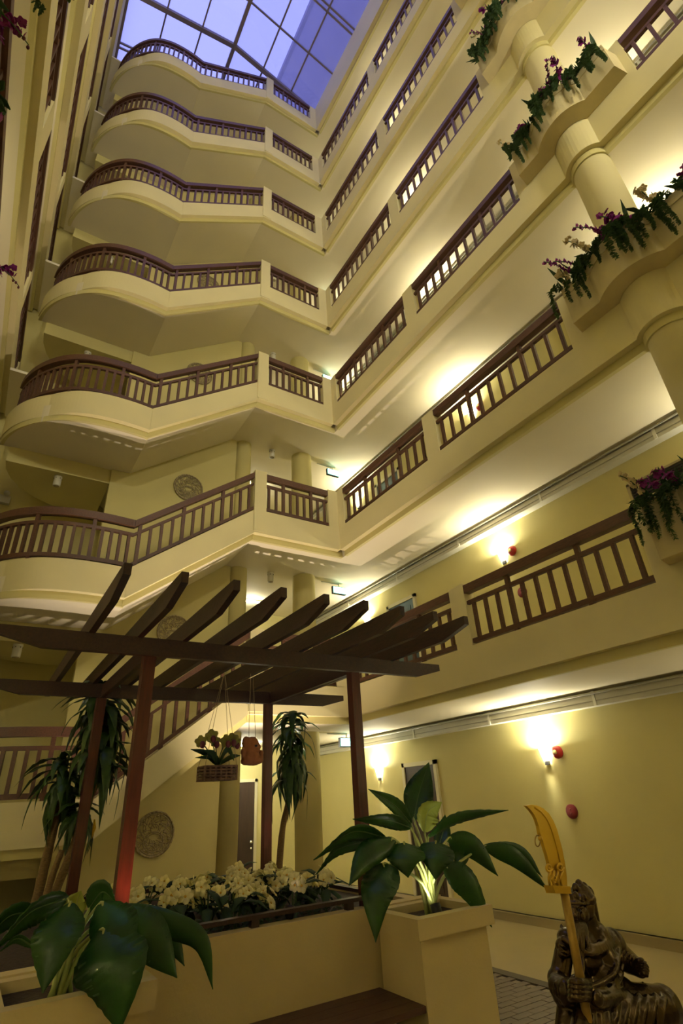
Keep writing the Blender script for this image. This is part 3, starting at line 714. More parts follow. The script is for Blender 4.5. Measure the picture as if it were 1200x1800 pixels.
ll = [
 ([(118,1580,3.7),(55,1603,3.55),(-12,1672,3.5)], 0.075, (0.4,-0.2,0.85), BIGLEAF, 'oval'),
 ([(60,1603,3.75),(15,1612,3.7),(-30,1660,3.7)], 0.06, (0.3,-0.2,0.9), BIGLEAF, 'oval'),
 ([(124,1588,3.5),(96,1645,3.34),(75,1746,3.28)], 0.115, RV, BIGLEAF, 'oval'),
 ([(178,1634,3.45),(196,1700,3.30),(210,1815,3.26)], 0.165, RV, BIGLEAF, 'oval'),
 ([(176,1588,3.55),(206,1628,3.42),(233,1680,3.36)], 0.115, (0.9,0,0.35), BIGLEAF, 'oval'),
 ([(217,1594,3.6),(264,1648,3.5),(311,1719,3.46)], 0.105, (0.8,0,0.5), BIGLEAF, 'oval'),
 ([(227,1592,3.7),(292,1624,3.6),(352,1655,3.55),(374,1739,3.52)], 0.06, (0.5,-0.2,0.8), BIGLEAF, 'oval'),
 ([(262,1612,3.75),(300,1650,3.72),(324,1698,3.7)], 0.05, (0.8,0,0.5), BIGLEAF, 'oval'),
 ([(140,1610,3.8),(135,1588,3.82),(142,1566,3.8)], 0.075, RV, LITLEAF, 'oval'),
 ([(157,1598,3.7),(180,1568,3.65),(203,1586,3.6)], 0.065, (0.5,-0.3,-0.8), BIGLEAF, 'oval'),
 ([(60,1665,3.7),(30,1650,3.7),(0,1672,3.7)], 0.02, (0.3,-0.3,0.8), BIGLEAF, 'oval'),
]
bigplant((0.62, 3.68, 0.88), (0.60, 3.66, 0.885), ll, 'broad glossy leaved plant drooping over the pot at lower left')

# ------------------------------------------------------------------ dracaenas behind the pergola
def strap_mesh(n_, curl, L=1.0, w=0.055):
    n = 9; mid = []
    for i in range(n+1):
        s = i/n; mid.append((L*(0.62*math.sin(min(s*curl, 1.9))/curl*1.6), 0.012*math.sin(s*7), L*(0.30*s-1.15*s*s*curl*0.55)))
    wd = [w*max(0.06, math.sin(PI*min(1, s/n*0.94+0.06)**0.7)) for s in range(n+1)]; wd[-1] = 0.001
    return MB().blade(mid, wd, (0, 1, 0), fold=0.3, wave=0.25, thick=0.003).mesh(n_, DRALEAF)
STRAPS = [strap_mesh('strap_leaf', c, 1.0, w) for c, w in ((0.9, 0.075), (1.3, 0.07), (1.7, 0.065), (2.0, 0.075))]
def dracaena(trunks, crowns, label):
    t = thing('dracaena', tuple(trunks[0][0][0]), label, 'plant', 'dracaenas')
    for pts, r0, r1 in trunks:
        c = bez(pts, 14); MB().tube(c, [r0+(r1-r0)*i/14+0.002*math.sin(i*2.2) for i in range(15)], 10).build('trunk', TRUNK, t)
    for c, top, n, ln, sq in crowns:
        c = Vector(c); top = Vector(top)
        for i in range(n):
            f = (i+0.5)/n; p = c.lerp(top, f)
            a = i*2.39996+random.uniform(-0.3, 0.3)
            me = STRAPS[min(3, max(0, int((1-f)*4)))] if random.random() < 0.7 else random.choice(STRAPS)
            sc = ln*random.uniform(0.7, 1.1)
            q = Matrix.Rotation(a, 3, 'Z') @ Matrix.Rotation(random.uniform(-0.1, 0.35)-0.9*max(0, f-0.75)*sq, 3, 'Y')
            inst('leaf', me, p, t, rot=q.to_quaternion(), scale=(sc*random.uniform(0.65, 1.15), sc*1.65, sc))
    return t
Y1 = 6.3
dl = dracaena([([at(60,1600,Y1), at(84,1500,Y1), at(108,1398,Y1)], 0.045, 0.035), ([at(84,1600,6.2), at(128,1490,6.2), at(165,1380,6.2), at(185,1255,6.25)], 0.042, 0.028), ([at(74,1600,6.1), at(92,1540,6.1), at(109,1494,6.1)], 0.032, 0.026)],
    [(at(108,1405,Y1), at(108,1330,Y1), 46, 0.46, 1.0), (at(182,1300,6.25), at(180,1205,6.25), 68, 0.56, 1.0), (at(140,1450,6.2), at(138,1415,6.2), 22, 0.40, 1.0), (at(172,1360,6.2), at(176,1310,6.2), 28, 0.55, 1.0)],
    'tall dracaena clump with bare canes and drooping leaves behind the left pergola posts')
inst('yellowed_leaf', MB().blade([(0,0,0),(0.01,0,-0.07),(0,0,-0.16)], [0.006,0.016,0.002], (1,0,0)).mesh('yellowed_leaf', YELLEAF), at(166,1440,6.1), dl)
dracaena([([at(488,1560,6.3), at(496,1460,6.3), at(508,1390,6.3), at(513,1250,6.3)], 0.040, 0.022)],
    [(at(511,1375,6.3), at(514,1252,6.3), 84, 0.46, 1.0)], 'slender single dracaena with a hanging leafy head right of the back pergola post')

# ------------------------------------------------------------------ white flowering bushes
def petal_flower(name, mat, r, np_=5, heart=YELC):
    m = MB()
    for i in range(np_):
        a = 2*PI*i/np_; d = Vector((math.cos(a), math.sin(a), 0)); s = Vector((-math.sin(a), math.cos(a), 0))
        mid = [d*r*f+Vector((0, 0, z*r)) for f, z in ((0.05, 0), (0.35, 0.22), (0.7, 0.30), (1.0, 0.15))]
        m.blade(mid, [0.08*r, 0.36*r, 0.46*r, 0.16*r], s, fold=0.15, thick=0.0015)
    me = m.mesh(name, mat); return me
FLW = petal_flower('flower', PETAL, 0.052)
bl = MB(); bl.blade([(0,0,0),(0.05,0,0.02),(0.11,0,0.015),(0.17,0,-0.03)], [0.006,0.032,0.034,0.002], (0,1,0), fold=0.2, thick=0.002)
BLF = bl.mesh('leaf', FLLEAF)
HEART = MB().ball((0,0,0.006), 0.009, (1,1,0.6), 8, 5).mesh('flower_heart', YELC)
spots = []
for j, (y, n, x0, x1) in enumerate(((4.34, 7, 1.10, 2.50), (4.78, 7, 1.05, 2.62), (5.3, 7, 1.10, 2.68), (5.75, 6, 1.25, 2.66))):
    for i in range(n): spots.append((j, i, x0+(x1-x0)*i/(n-1)+random.uniform(-0.05, 0.05), y+random.uniform(-0.08, 0.08)))
ROWN = ['row nearest the front rail', 'second row from the front rail', 'third row from the front rail', 'row farthest from the front rail']
for j, i, x, y in spots:
    t = thing('white_flower_bush', (x, y, 0.86), 'cream white flowering bush, %s from the left in the %s' % (ORD[i], ROWN[j]), 'flower bush', 'white flower bushes')
    h = random.uniform(0.16, 0.26) + (0.03 if j == 0 else 0.0)
    m = MB()
    tips = []
    for q in range(4):
        a = random.uniform(0, 6.28); rr = random.uniform(0.03, 0.11)
        tip = Vector((x+rr*math.cos(a), y+rr*math.sin(a), 0.86+h*random.uniform(0.8, 1.08))); tips.append(tip)
        m.tube(bez([(x, y, 0.84), (x+rr*0.4*math.cos(a), y+rr*0.4*math.sin(a), 0.86+h*0.5), tip], 5), 0.006, 5)
    m.build('stem', STEMD, t)
    for q in range(8):
        tp = tips[q % 4]; a = random.uniform(0, 6.28)
        dirv = Vector((math.cos(a)*0.8, math.sin(a)*0.8-0.5, random.uniform(0.1, 1.0))).normalized()
        p = tp+Vector((math.cos(a)*0.035, math.sin(a)*0.035, random.uniform(-0.02, 0.04)))
        qt = dirv.to_track_quat('Z', 'Y')
        fo = inst('flower', FLW, p, t, rot=qt, scale=random.uniform(0.75, 1.1))
        ho = bpy.data.objects.new('flower_heart', HEART); COL.objects.link(ho); ho.parent = fo
    for q in range(13):
        tp = tips[q % 4]; a = random.uniform(0, 6.28)
        mtx = Matrix.Rotation(a, 3, 'Z') @ Matrix.Rotation(random.uniform(-0.5, 0.6), 3, 'Y')
        inst('leaf', BLF, tp+Vector((0, 0, random.uniform(-0.12, -0.01))), t, rot=mtx.to_quaternion(), scale=random.uniform(0.8, 1.25))

# ------------------------------------------------------------------ flower troughs on the gallery fronts with orchids and ferns
def blossom_cluster(mat, n, L, r, seed):
    rnd = random.Random(seed); m = MB(); pts = []
    for i in range(7):
        s = i/6; pts.append(Vector((0, 0, 0))+Vector((L*0.75*s, 0, L*(0.75*s-0.45*s*s))))
    for i in range(n):
        f = 0.3+0.7*i/max(1, n-1); u = f*6; k = min(5, int(u)); p = pts[k].lerp(pts[k+1], u-k)
        p = p+Vector((rnd.uniform(-1, 1), rnd.uniform(-1, 1), rnd.uniform(-0.6, 1)))*r*0.7
        rr = r*(1.0-0.45*f)*rnd.uniform(0.8, 1.15)
        ax = Vector((rnd.uniform(-1, 1), rnd.uniform(-1, 1), rnd.uniform(-0.4, 1))).normalized(); u1 = ax.orthogonal().normalized(); v1 = ax.cross(u1)
        for q in range(5):
            a = 2*PI*q/5; d = u1*math.cos(a)+v1*math.sin(a); s_ = ax.cross(d)
            m.blade([p, p+d*rr*0.55+ax*rr*0.15, p+d*rr], [rr*0.2, rr*0.52, rr*0.16], s_, fold=0.1, thick=0.002)
    return m, pts
CLUST = {}
for nm, mat in (('purple', PURP), ('ivory', WHT)):
    CLUST[nm] = []
    for s in range(4):
        n, L, r = ((14, 0.32, 0.044), (18, 0.36, 0.038), (12, 0.26, 0.050), (30, 0.44, 0.024))[s]
        m, pts = blossom_cluster(mat, n, L, r, s*7+len(nm)); CLUST[nm].append((m.mesh('blossoms', mat), MB().tube(pts, 0.004, 5).mesh('stem', STEMD)))
def fern_mesh(L, seed, dens=30, wide=0.045):
    rnd = random.Random(seed); m = MB(); pts = []
    for i in range(11):
        s = i/10; pts.append(Vector((0.16*math.sin(min(1, s*3)*1.57), 0.02*math.sin(s*5+seed), 0.06*min(1, s*4)-L*max(0, s-0.12))))
    m.tube(pts, 0.003, 4)
    for i in range(dens):
        f = 0.06+0.94*i/dens; u = f*10; k = min(9, int(u)); p = pts[k].lerp(pts[k+1], u-k); w = wide*(1-0.6*f)
        for sgn in (-1, 1):
            d = Vector((rnd.uniform(-0.5, 0.7), sgn*rnd.uniform(0.4, 1), rnd.uniform(-0.9, 0.15))).normalized()
            m.blade([p, p+d*w*0.6, p+d*w], [0.006, 0.012, 0.002], d.cross(Vector((0.3, 0.2, 1))), fold=0.1, thick=0.001)
    return m.mesh('frond', FERN)
FRONDS = [fern_mesh(L, i, d, w) for i, (L, d, w) in enumerate(((0.40, 44, 0.065), (0.55, 56, 0.06), (0.30, 36, 0.075), (0.66, 64, 0.05), (0.46, 80, 0.045)))]
BLADES = []
for i in range(3):
    BLADES.append(MB().blade([(0,0,0),(0.06,0.01,0.10),(0.12,0.0,0.19),(0.21,-0.01,0.24+0.04*i)], [0.008,0.024,0.026,0.002], (0,1,0), fold=0.25, thick=0.002).mesh('blade', TROLEAF))
TUFT = []
for s in range(3):
    rnd = random.Random(s); m = MB()
    for i in range(26):
        a = rnd.uniform(0, 6.28); el = rnd.uniform(0.1, 1.4); d = Vector((math.cos(a)*math.cos(el), math.sin(a)*math.cos(el), math.sin(el))); L = rnd.uniform(0.07, 0.15)
        m.blade([(0,0,0), d*L*0.5+Vector((0,0,0.01)), d*L], [0.003, 0.009, 0.001], d.cross(Vector((0,0,1))), thick=0.001)
    TUFT.append(m.mesh('foliage', TROLEAF))
def trough(k, right):
    F = FL(k); s = -1 if right else 1; side = 'right' if right else 'left'
    def fx(x): return x if right else XL+(XG-x)
    r = 0.57; xf = 5.0; a = math.acos(-(CX-xf)/r); a0 = PI+(PI-a); a1 = a
    front = [(xf, 0.66)]+[(CX+r*math.cos(a0+(a1-a0)*i/14), CYL+r*math.sin(a0+(a1-a0)*i/14)) for i in range(15)]+[(xf, 2.22)]
    bfr = [(XG, 2.26)]+[(x_, y_) for x_, y_ in bulge_line(XG, 0.335, 0.62, 2.26)[1:-1]][::-1]+[(XG, 0.62)]
    outl = [(fx(x_), y_) for x_, y_ in front+bfr]
    t = thing('flower_trough', (fx(5.05), CYL, F+0.6), 'wavy cream flower trough fixed to the %s on the %s side' % (LEVEL[k], side), 'trough', 'gallery flower troughs')
    MB().prism(outl, F+0.36, F+0.86).build('trough_body', TROUGHP, t)
    fr2 = [(fx(x_-0.012), y_) for x_, y_ in front]; fi = [(fx(x_+0.05), y_) for x_, y_ in front]
    MB().prism(fr2+fi[::-1], F+0.80, F+0.93).build('rim', TROUGHP, t)
    hr = [(fx(CX+0.37*math.cos(a0+(a1-a0)*i/14)), CYL+0.37*math.sin(a0+(a1-a0)*i/14), F) for i in range(15)]
    MB().sweep(hr, 0.07, 1.0, 1.09).build('curved_handrail', RAILW, t)
    if not right and k > 3: return
    # plants along the trough, from its far (left) end to its near end
    fcum = [0.0]
    for i in range(len(front)-1): fcum.append(fcum[-1]+math.hypot(front[i+1][0]-front[i][0], front[i+1][1]-front[i][1]))
    def front_at(f):
        d = max(0.0, min(0.9999, f))*fcum[-1]; i = max(j for j in range(len(front)-1) if fcum[j] <= d); w = (d-fcum[i])/(fcum[i+1]-fcum[i])
        p = front[i]; q = front[i+1]; return p[0]+(q[0]-p[0])*w, p[1]+(q[1]-p[1])*w
    rnd = random.Random(k*10+(1 if right else 2)); base_rot = PI if right else 0.0
    nf = 9
    for i in range(nf):
        f = 1-(i+0.35+rnd.uniform(-0.15, 0.15))/nf; x, y = front_at(f); x = fx(x+0.02)
        t2 = thing('trailing_fern', (x, y, F+0.93), 'trailing green fern, %s from the far end, %s trough of the %s' % (ORD[i], side, LEVEL[k]), 'fern', 'trailing ferns')
        for q in range(rnd.choice((2, 3, 4))):
            ang = base_rot+rnd.uniform(-0.7, 0.7)
            inst('frond', rnd.choice(FRONDS), (x+rnd.uniform(-0.02, 0.02), y+rnd.uniform(-0.05, 0.05), F+0.92), t2, ang, scale=rnd.uniform(0.85, 1.35))
        inst('foliage', rnd.choice(TUFT), (x-s*0.03, y+0.03, F+0.9), t2, rnd.uniform(0, 6), scale=rnd.uniform(1.1, 1.7))
        inst('blade', rnd.choice(BLADES), (x-s*0.03, y-0.04, F+0.9), t2, base_rot+rnd.uniform(-1.4, 1.4), scale=rnd.uniform(0.6, 1.1))
    cols = ['ivory', 'purple', 'purple', 'ivory', 'purple', 'purple', 'purple', 'purple', 'ivory', 'purple']
    seen = {'ivory': 0, 'purple': 0}
    for i, c in enumerate(cols):
        f = 1-(i+0.5)/len(cols)*0.95; x, y = front_at(f); x = fx(x+0.08)
        t2 = thing('orchid_spray', (x, y, F+0.93), '%s %s orchid spray from the far end, %s trough of the %s' % (ORD[seen[c]], c, side, LEVEL[k]), 'orchid', '%s orchid sprays' % c)
        seen[c] += 1
        ang = base_rot+rnd.uniform(-1.1, 1.1); b, st_ = rnd.choice(CLUST[c]); sc = rnd.uniform(1.15, 1.5)
        inst('blossoms', b, (x, y, F+0.92), t2, ang, scale=sc); inst('stem', st_, (x, y, F+0.92), t2, ang, scale=sc)
        inst('blade', rnd.choice(BLADES), (x, y, F+0.9), t2, ang+rnd.uniform(-1, 1), scale=rnd.uniform(0.6, 1.0))
for k in range(2, 8):
    trough(k, True)
for k in (2, 3, 4): trough(k, False)
# long arching sprays on the left gallery that reach into the picture
for i, (p, yw, lab) in enumerate((((14, 480), 4.8, 'purple orchid spray leaning in from the left gallery, lower one'), ((20, 40), 2.3, 'purple orchid spray leaning in at the top left corner'))):
    e = at(p[0], p[1], yw); r0 = Vector((XL-0.02, e.y+0.05, e.z-0.25))
    t = thing('orchid_spray', tuple(r0), lab, 'orchid', 'purple orchid sprays')
    curve = bez([r0, r0.lerp(e, 0.5)+Vector((0, 0, 0.18)), e, e+Vector((0.12, 0.02, -0.10))], 12)
    MB().tube(curve, 0.004, 5).build('stem', STEMD, t)
    me = CLUST['purple'][2][0]
    inst('blossoms', me, curve[6]+Vector((-0.06, 0, -0.02)), t, 0.3, scale=1.0); inst('blossoms', CLUST['purple'][0][0], curve[5]+Vector((-0.08, 0, 0)), t, 1.2, scale=0.9)
    for q, f in enumerate((10, 11, 12)):
        MB().ball(curve[f]+Vector((0.0, 0.01*(-1)**q, -0.012)), 0.014, (0.8, 0.8, 1.4), 8, 5).build('bud', YOL, t)
t = thing('trailing_fern', tuple(at(85, 0, 2.6)), 'dark trailing fern hanging at the top left corner beside the left gallery', 'fern', 'trailing ferns')
e = at(85, 5, 2.6)
for q in range(3): inst('frond', FRONDS[q], e+Vector((-0.18+q*0.03, 0.03*q, 0.06)), t, 0.2*q, scale=0.5)
# plants of the lowest right trough that show large at the right edge
t = thing('orchid_spray', tuple(at(1195, 880, 2.0)), 'large purple orchid bloom over the lowest trough at the right edge', 'orchid', 'purple orchid sprays')
inst('blossoms', CLUST['purple'][0][0], at(1175, 893, 2.05), t, 2.6, scale=0.9)
inst('blossoms', CLUST['purple'][2][0], at(1168, 893, 2.1), t, 2.0, scale=0.8)

# ------------------------------------------------------------------ hanging basket and terracotta figure
YH = 5.0
hb = thing('hanging_basket', tuple(at(382, 1372, YH)), 'small woven hanging basket of yellow orchids under the pergola', 'basket')
c = at(381.5, 1360, YH); bw, bd, bh = 0.145, 0.09, 0.058
for j in range(5):
    m = MB(); z = c.z-bh+0.012+j*0.025
    for s_, (ax) in enumerate(('f', 'b', 'l', 'r')):
        pts = []
        for i in range(13):
            f = -1+2*i/12; wv = 0.006*math.cos(i*PI/1.0+j*PI)
            if ax == 'f': pts.append((c.x+f*bw, c.y-bd+wv, z))
            if ax == 'b': pts.append((c.x+f*bw, c.y+bd+wv, z))
            if ax == 'l': pts.append((c.x-bw+wv, c.y+f*bd, z))
            if ax == 'r': pts.append((c.x+bw+wv, c.y+f*bd, z))
        m.tube(pts, 0.010, 6)
    m.build('woven_band', BASKET, hb)
for i in range(7):
    x = c.x-bw+2*bw*i/6
    for y in (c.y-bd, c.y+bd): MB().box(x-0.008, x+0.008, y-0.008, y+0.008, c.z-bh, c.z+bh).build('stake', BASKET, hb)
MB().box(c.x-bw, c.x+bw, c.y-bd, c.y+bd, c.z-bh, c.z-bh+0.01).build('base', BASKET, hb)
MB().box(c.x-bw+0.012, c.x+bw-0.012, c.y-bd+0.012, c.y+bd-0.012, c.z+bh-0.035, c.z+bh-0.015).build('moss', SOIL, hb)
hook = Vector((c.x+0.02, c.y, PT))
for dx, dy in ((-1, -1), (1, -1), (1, 1), (-1, 1)): MB().tube([(c.x+dx*bw, c.y+dy*bd, c.z+bh), hook], 0.0022, 5).build('cord', STRING, hb)
ob_ = thing('yellow_orchid_plant', (c.x, c.y, c.z+bh-0.02), 'yellow green orchid with maroon lips growing in the hanging basket', 'orchid')
for i, (px, py, yo, r) in enumerate(((353,1303,4.95,0.055),(372,1293,4.93,0.06),(378,1303,4.98,0.05),(398,1302,4.95,0.06),(408,1300,4.93,0.062),(414,1305,5.0,0.05))):
    p = at(px, py, yo); ax = Vector((-0.35, -0.8, 0.25)).normalized(); u1 = ax.orthogonal().normalized(); v1 = ax.cross(u1); m = MB()
    for q in range(5):
        a = 2*PI*q/5+0.3; d = u1*math.cos(a)+v1*math.sin(a)
        m.blade([p, p+d*r*0.55, p+d*r], [r*0.2, r*0.55, r*0.2], ax.cross(d), fold=0.15, thick=0.002)
    fo = m.build('bloom', YOP, ob_)
    MB().ball(p+Vector((0.01, -0.02, -0.03)), 0.026, (1, 0.8, 1.2), 8, 6).build('lip', YOL, ob_)
    MB().tube(bez([(c.x, c.y, c.z+bh-0.03), (c.x*0.6+p.x*0.4, c.y, (c.z+p.z)/2+0.03), p], 8), 0.005, 5).build('stem', STEMD, ob_)
for pts in ([(381,1345,5),(362,1324,4.95),(335,1317,4.9)], [(384,1345,5),(375,1330,4.95),(343,1332,4.9)], [(384,1345,5),(400,1318,4.95),(411,1337,4.9)], [(383,1345,5),(405,1332,5),(422,1328,5)], [(380,1345,5),(374,1325,4.9),(358,1318,4.85)]):
    MB().blade(bez([at(*p) for p in pts], 8), [0.006,0.016,0.022,0.026,0.026,0.024,0.018,0.01,0.002], (0.1,-0.5,0.8), fold=0.2, thick=0.003).build('leaf', TROLEAF, ob_)
tf = thing('terracotta_monkey', tuple(at(443, 1342, YH)), 'small terracotta monkey figure hanging on cords under the pergola', 'figurine')
def lump(name, profs, mat, parent):
    m = MB()
    for c_, r, sc in profs: m.ball(c_, r, sc, 14, 9)
    o = m.build(name, mat, parent)
    md = o.modifiers.new('remesh', 'REMESH'); md.mode = 'VOXEL'; md.voxel_size = 0.006; md.use_smooth_shade = True
    sm = o.modifiers.new('smooth', 'SMOOTH'); sm.iterations = 2
    return o
hc = at(442, 1310, YH); bc = at(440, 1330, YH); hd_ = at(457, 1331, YH)
lump('body', [(hc, 0.075, (0.95, 0.9, 1.0)), (at(432,1306,YH), 0.045, (0.8,1,1.3)), (at(452,1313,YH), 0.035, (1,1,0.9)), (at(434,1318,YH), 0.05, (1,1,1.2)), (bc, 0.085, (1.05, 0.9, 0.9)), (at(445,1335,YH), 0.075, (1.1, 0.95, 0.7)), (at(432,1338,YH), 0.05, (1,1,0.7)), (at(453,1336,YH), 0.045, (1.2,1,0.8)), (hd_, 0.032, (1,1,1.2)), (at(434,1299,YH), 0.022, (1,0.8,1)), (at(447,1299,YH), 0.020, (1,0.8,1)), (at(453,1319,YH-0.05), 0.018, (1.5,1,0.8)), (at(427,1322,YH-0.03), 0.026, (0.8,1,1.6)), (at(459,1324,YH), 0.022, (1,1,1.3))], TERRA, tf)
MB().ball(at(450, 1311, YH-0.07), 0.012, (1.3, 0.6, 0.8), 8, 6).build('eye_hollow', BLACKM, tf)
for px in (437, 449):
    p = at(px, 1297, YH); MB().tube([p, (at(443, 1170, YH).x+ (px-443)*0.002, YH, PT)], 0.0025, 5).build('cord', STRING, tf)

# ------------------------------------------------------------------ bronze warrior statue with gilded halberd
SY = 1.75
stt = thing('warrior_statue', (2.30, SY, 0.0), 'dark bronze warrior statue with long beard holding a golden blade', 'statue')
def skin(name, verts, edges, radii, mat, parent, root=0, sub=2, extra=None):
    me = bpy.data.meshes.new(name); off = world_of(parent)
    me.from_pydata([tuple(Vector(v)-off) for v in verts], edges, []); me.materials.append(mat)
    o = bpy.data.objects.new(name, me); COL.objects.link(o); o.parent = parent; WORLD[o.name] = off
    md = o.modifiers.new('skin', 'SKIN'); md.use_smooth_shade = True
    lay = me.skin_vertices[0] if me.skin_vertices else None
    if lay is None:
        bpy.context.view_layer.objects.active = o
        lay = me.attributes.new('skin', 'FLOAT', 'POINT')
    for i, r in enumerate(radii):
        rr = r if isinstance(r, tuple) else (r, r)
        me.skin_vertices[0].data[i].radius = rr; me.skin_vertices[0].data[i].use_root = (i == root)
    s = o.modifiers.new('subdivision', 'SUBSURF'); s.levels = sub; s.render_levels = sub
    return o
def blob(name, balls, mat, parent, vox=0.007, it=4):
    m = MB()
    for c_, r, sc in balls: m.ball(c_, r, sc, 16, 10)
    o = m.build(name, mat, parent)
    md = o.modifiers.new('remesh', 'REMESH'); md.mode = 'VOXEL'; md.voxel_size = vox; md.use_smooth_shade = True
    s = o.modifiers.new('smooth', 'SMOOTH'); s.iterations = it
    return o
def A(px, py, dy=0.0): return at(px, py, SY+dy)
def chain(a, b, r0, r1, n=8, sc=(1,1,1)): return [(Vector(a).lerp(Vector(b), i/n), r0+(r1-r0)*i/n, sc) for i in range(n+1)]
def blob2(name, balls, tubes, mat, parent, vox, it):
    m = MB()
    for c_, r, sc in balls: m.ball(c_, r, sc, 16, 10)
    for pts, r in tubes: m.tube(bez(pts, 12), r if isinstance(r, float) else [r[0]+(r[1]-r[0])*i/12 for i in range(13)], 8)
    o = m.build(name, mat, parent)
    md = o.modifiers.new('remesh', 'REMESH'); md.mode = 'VOXEL'; md.voxel_size = vox; md.use_smooth_shade = True
    s_ = o.modifiers.new('smooth', 'SMOOTH'); s_.iterations = it
    return o
body = []
body += chain(A(1044,1658), A(1056,1745), 0.080, 0.098, 8, (1.05, 0.8, 1))
body += [(A(1036,1690,-0.05), 0.055, (1,0.7,1)), (A(1066,1692,-0.05), 0.058, (1,0.7,1)), (A(1056,1730,-0.05), 0.085, (1.05,0.75,0.8))]
body += chain(A(1004,1655), A(1074,1660), 0.048, 0.058, 7)
body += chain(A(1034,1645), A(1030,1615), 0.05, 0.042, 5)
body += chain(A(993,1662), A(983,1722), 0.034, 0.037, 8)
body += chain(A(980,1722), A(984,1752), 0.038, 0.028, 5)
body += chain(A(983,1735,-0.03), A(1006,1742,-0.11), 0.040, 0.034, 6)
body += chain(A(986,1748,-0.03), A(1014,1768,-0.09), 0.034, 0.016, 6)
body += chain(A(1080,1672), A(1104,1690,-0.02), 0.050, 0.042, 6)
body += chain(A(1104,1690,-0.02), A(1124,1702,-0.05), 0.040, 0.032, 5)
body += chain(A(1030,1768), A(1088,1768), 0.095, 0.10, 6, (1,0.9,1))
body += chain(A(1088,1774,-0.02), A(1160,1772,-0.08), 0.085, 0.072, 8)
body += [(A(1167,1770,-0.08), 0.066, (1,1,1.1))]
body += chain(A(1166,1795,-0.07), A(1162,1985,-0.03), 0.066, 0.085, 8)
body += chain(A(1040,1800), A(1040,1985), 0.125, 0.15, 8)
body += chain(A(1010,1800,-0.05), A(1002,1985,-0.04), 0.065, 0.085, 8)
tubes = [([A(986,1648,-0.03), A(1036,1676,-0.10), A(1088,1652,-0.02)], 0.014), ([A(1000,1650,-0.05), A(1040,1664,-0.09), A(1076,1650,-0.03)], 0.012),
  ([A(1088,1668,-0.05), A(1078,1712,-0.115), A(1030,1738,-0.13)], 0.011), ([A(1094,1690,-0.04), A(1086,1728,-0.10), A(1044,1750,-0.14)], 0.010), ([A(1020,1668,-0.08), A(1024,1700,-0.11), A(1020,1735,-0.12)], 0.009),
  ([A(1006,1748,-0.10), A(1052,1757,-0.155), A(1104,1746,-0.09)], 0.016), ([A(1006,1760,-0.10), A(1050,1768,-0.16), A(1100,1758,-0.10)], 0.010),
  ([A(974,1728,-0.05), A(990,1744,-0.09), A(1010,1750,-0.11)], 0.010), ([A(974,1744,-0.04), A(992,1758,-0.09), A(1014,1760,-0.10)], 0.010), ([A(985,1762,-0.05), A(1000,1770,-0.09), A(1018,1770,-0.10)], 0.008)]
for i in range(6): tubes.append(([A(1092+i*15,1748+2*(i % 2),-0.10-0.006*i), A(1082+i*16,1775,-0.13-0.005*i), A(1066+i*17,1830,-0.15)], (0.012, 0.017)))
for i in range(5): tubes.append(([A(1014+i*13,1772,-0.13), A(1008+i*15,1820,-0.17), A(1000+i*18,1910,-0.19)], (0.013, 0.02)))
blob2('body', body, tubes, BRONZE, stt, 0.0065, 3)
hd = [(A(1020,1592), 0.056, (0.92,1.0,1.05)), (A(1016,1606,-0.02), 0.043, (0.9,1,1.0)), (A(1018,1620,-0.02), 0.034, (0.9,1,1.0)),
  (A(1009,1604,-0.062), 0.0105, (1,1.2,1.9)), (A(1008,1609,-0.066), 0.0105, (1.3,1,0.8)), (A(1003,1596,-0.052), 0.012, (1.5,0.8,0.55)), (A(1020,1595,-0.062), 0.012, (1.6,0.8,0.55)),
  (A(1003,1610,-0.045), 0.014, (0.9,0.8,1.1)), (A(1022,1611,-0.055), 0.015, (0.9,0.8,1.1)), (A(1011,1617,-0.058), 0.010, (1.8,0.8,0.5)), (A(1037,1602,-0.01), 0.015, (0.5,1,1.5))]
hd += chain(A(1038,1588,0.015), A(1044,1634,0.02), 0.024, 0.030, 6)
blob2('head', hd, [], BRONZE, stt, 0.0042, 2)
MB().ball(A(1004,1600,-0.057), 0.0065, (1.3,0.8,0.8), 8, 6).build('eye', BLACKM, stt); MB().ball(A(1018,1600,-0.066), 0.0065, (1.4,0.8,0.8), 8, 6).build('eye', BLACKM, stt)
hl = [(A(1020,1580), 0.061, (1.0,1.02,0.55)), (A(1021,1570), 0.045, (1,1,0.7)), (A(1012,1562,-0.01), 0.016, (1,1,1.3)), (A(1018,1556), 0.017, (1,1,1.3)), (A(1026,1560,0.01), 0.019, (1,1,1.1)), (A(1033,1570,0.03), 0.026, (1,1,1.1)), (A(1001,1578,-0.045), 0.014, (1,1,1.2)), (A(1012,1576,-0.062), 0.015, (1,0.8,1.2)), (A(1026,1578,-0.058), 0.014, (1,0.8,1))]
blob2('helmet_crest', hl, [([A(997,1586,-0.04), A(1012,1588,-0.07), A(1034,1588,-0.05), A(1042,1584,0.0)], 0.007)], BRONZE, stt, 0.0048, 1)
m = MB()
for i in range(11):
    x = -15+i*3; L = 1.0-abs(i-5)*0.07
    m.tube(bez([A(1014+x*0.6,1618,-0.055+0.0015*abs(i-5)), A(1018+x*0.75,1634,-0.078), A(1024+x*0.75+3*math.sin(i*1.7),1636+40*L,-0.108)], 9), [0.007,0.0085,0.0095,0.0095,0.009,0.0085,0.0075,0.006,0.004,0.001], 7)
m.build('beard', BRONZE, stt)
m = MB()
for i in range(8): m.ball(A(1012+i*11,1751+4*math.sin(i*0.45),-0.158+0.012*abs(i-4)), 0.010, (1,1,1), 8, 6)
m.ball(A(1050,1756,-0.172), 0.024, (1.2,0.7,1), 12, 8)
m.build('belt_studs', BRONZE, stt)
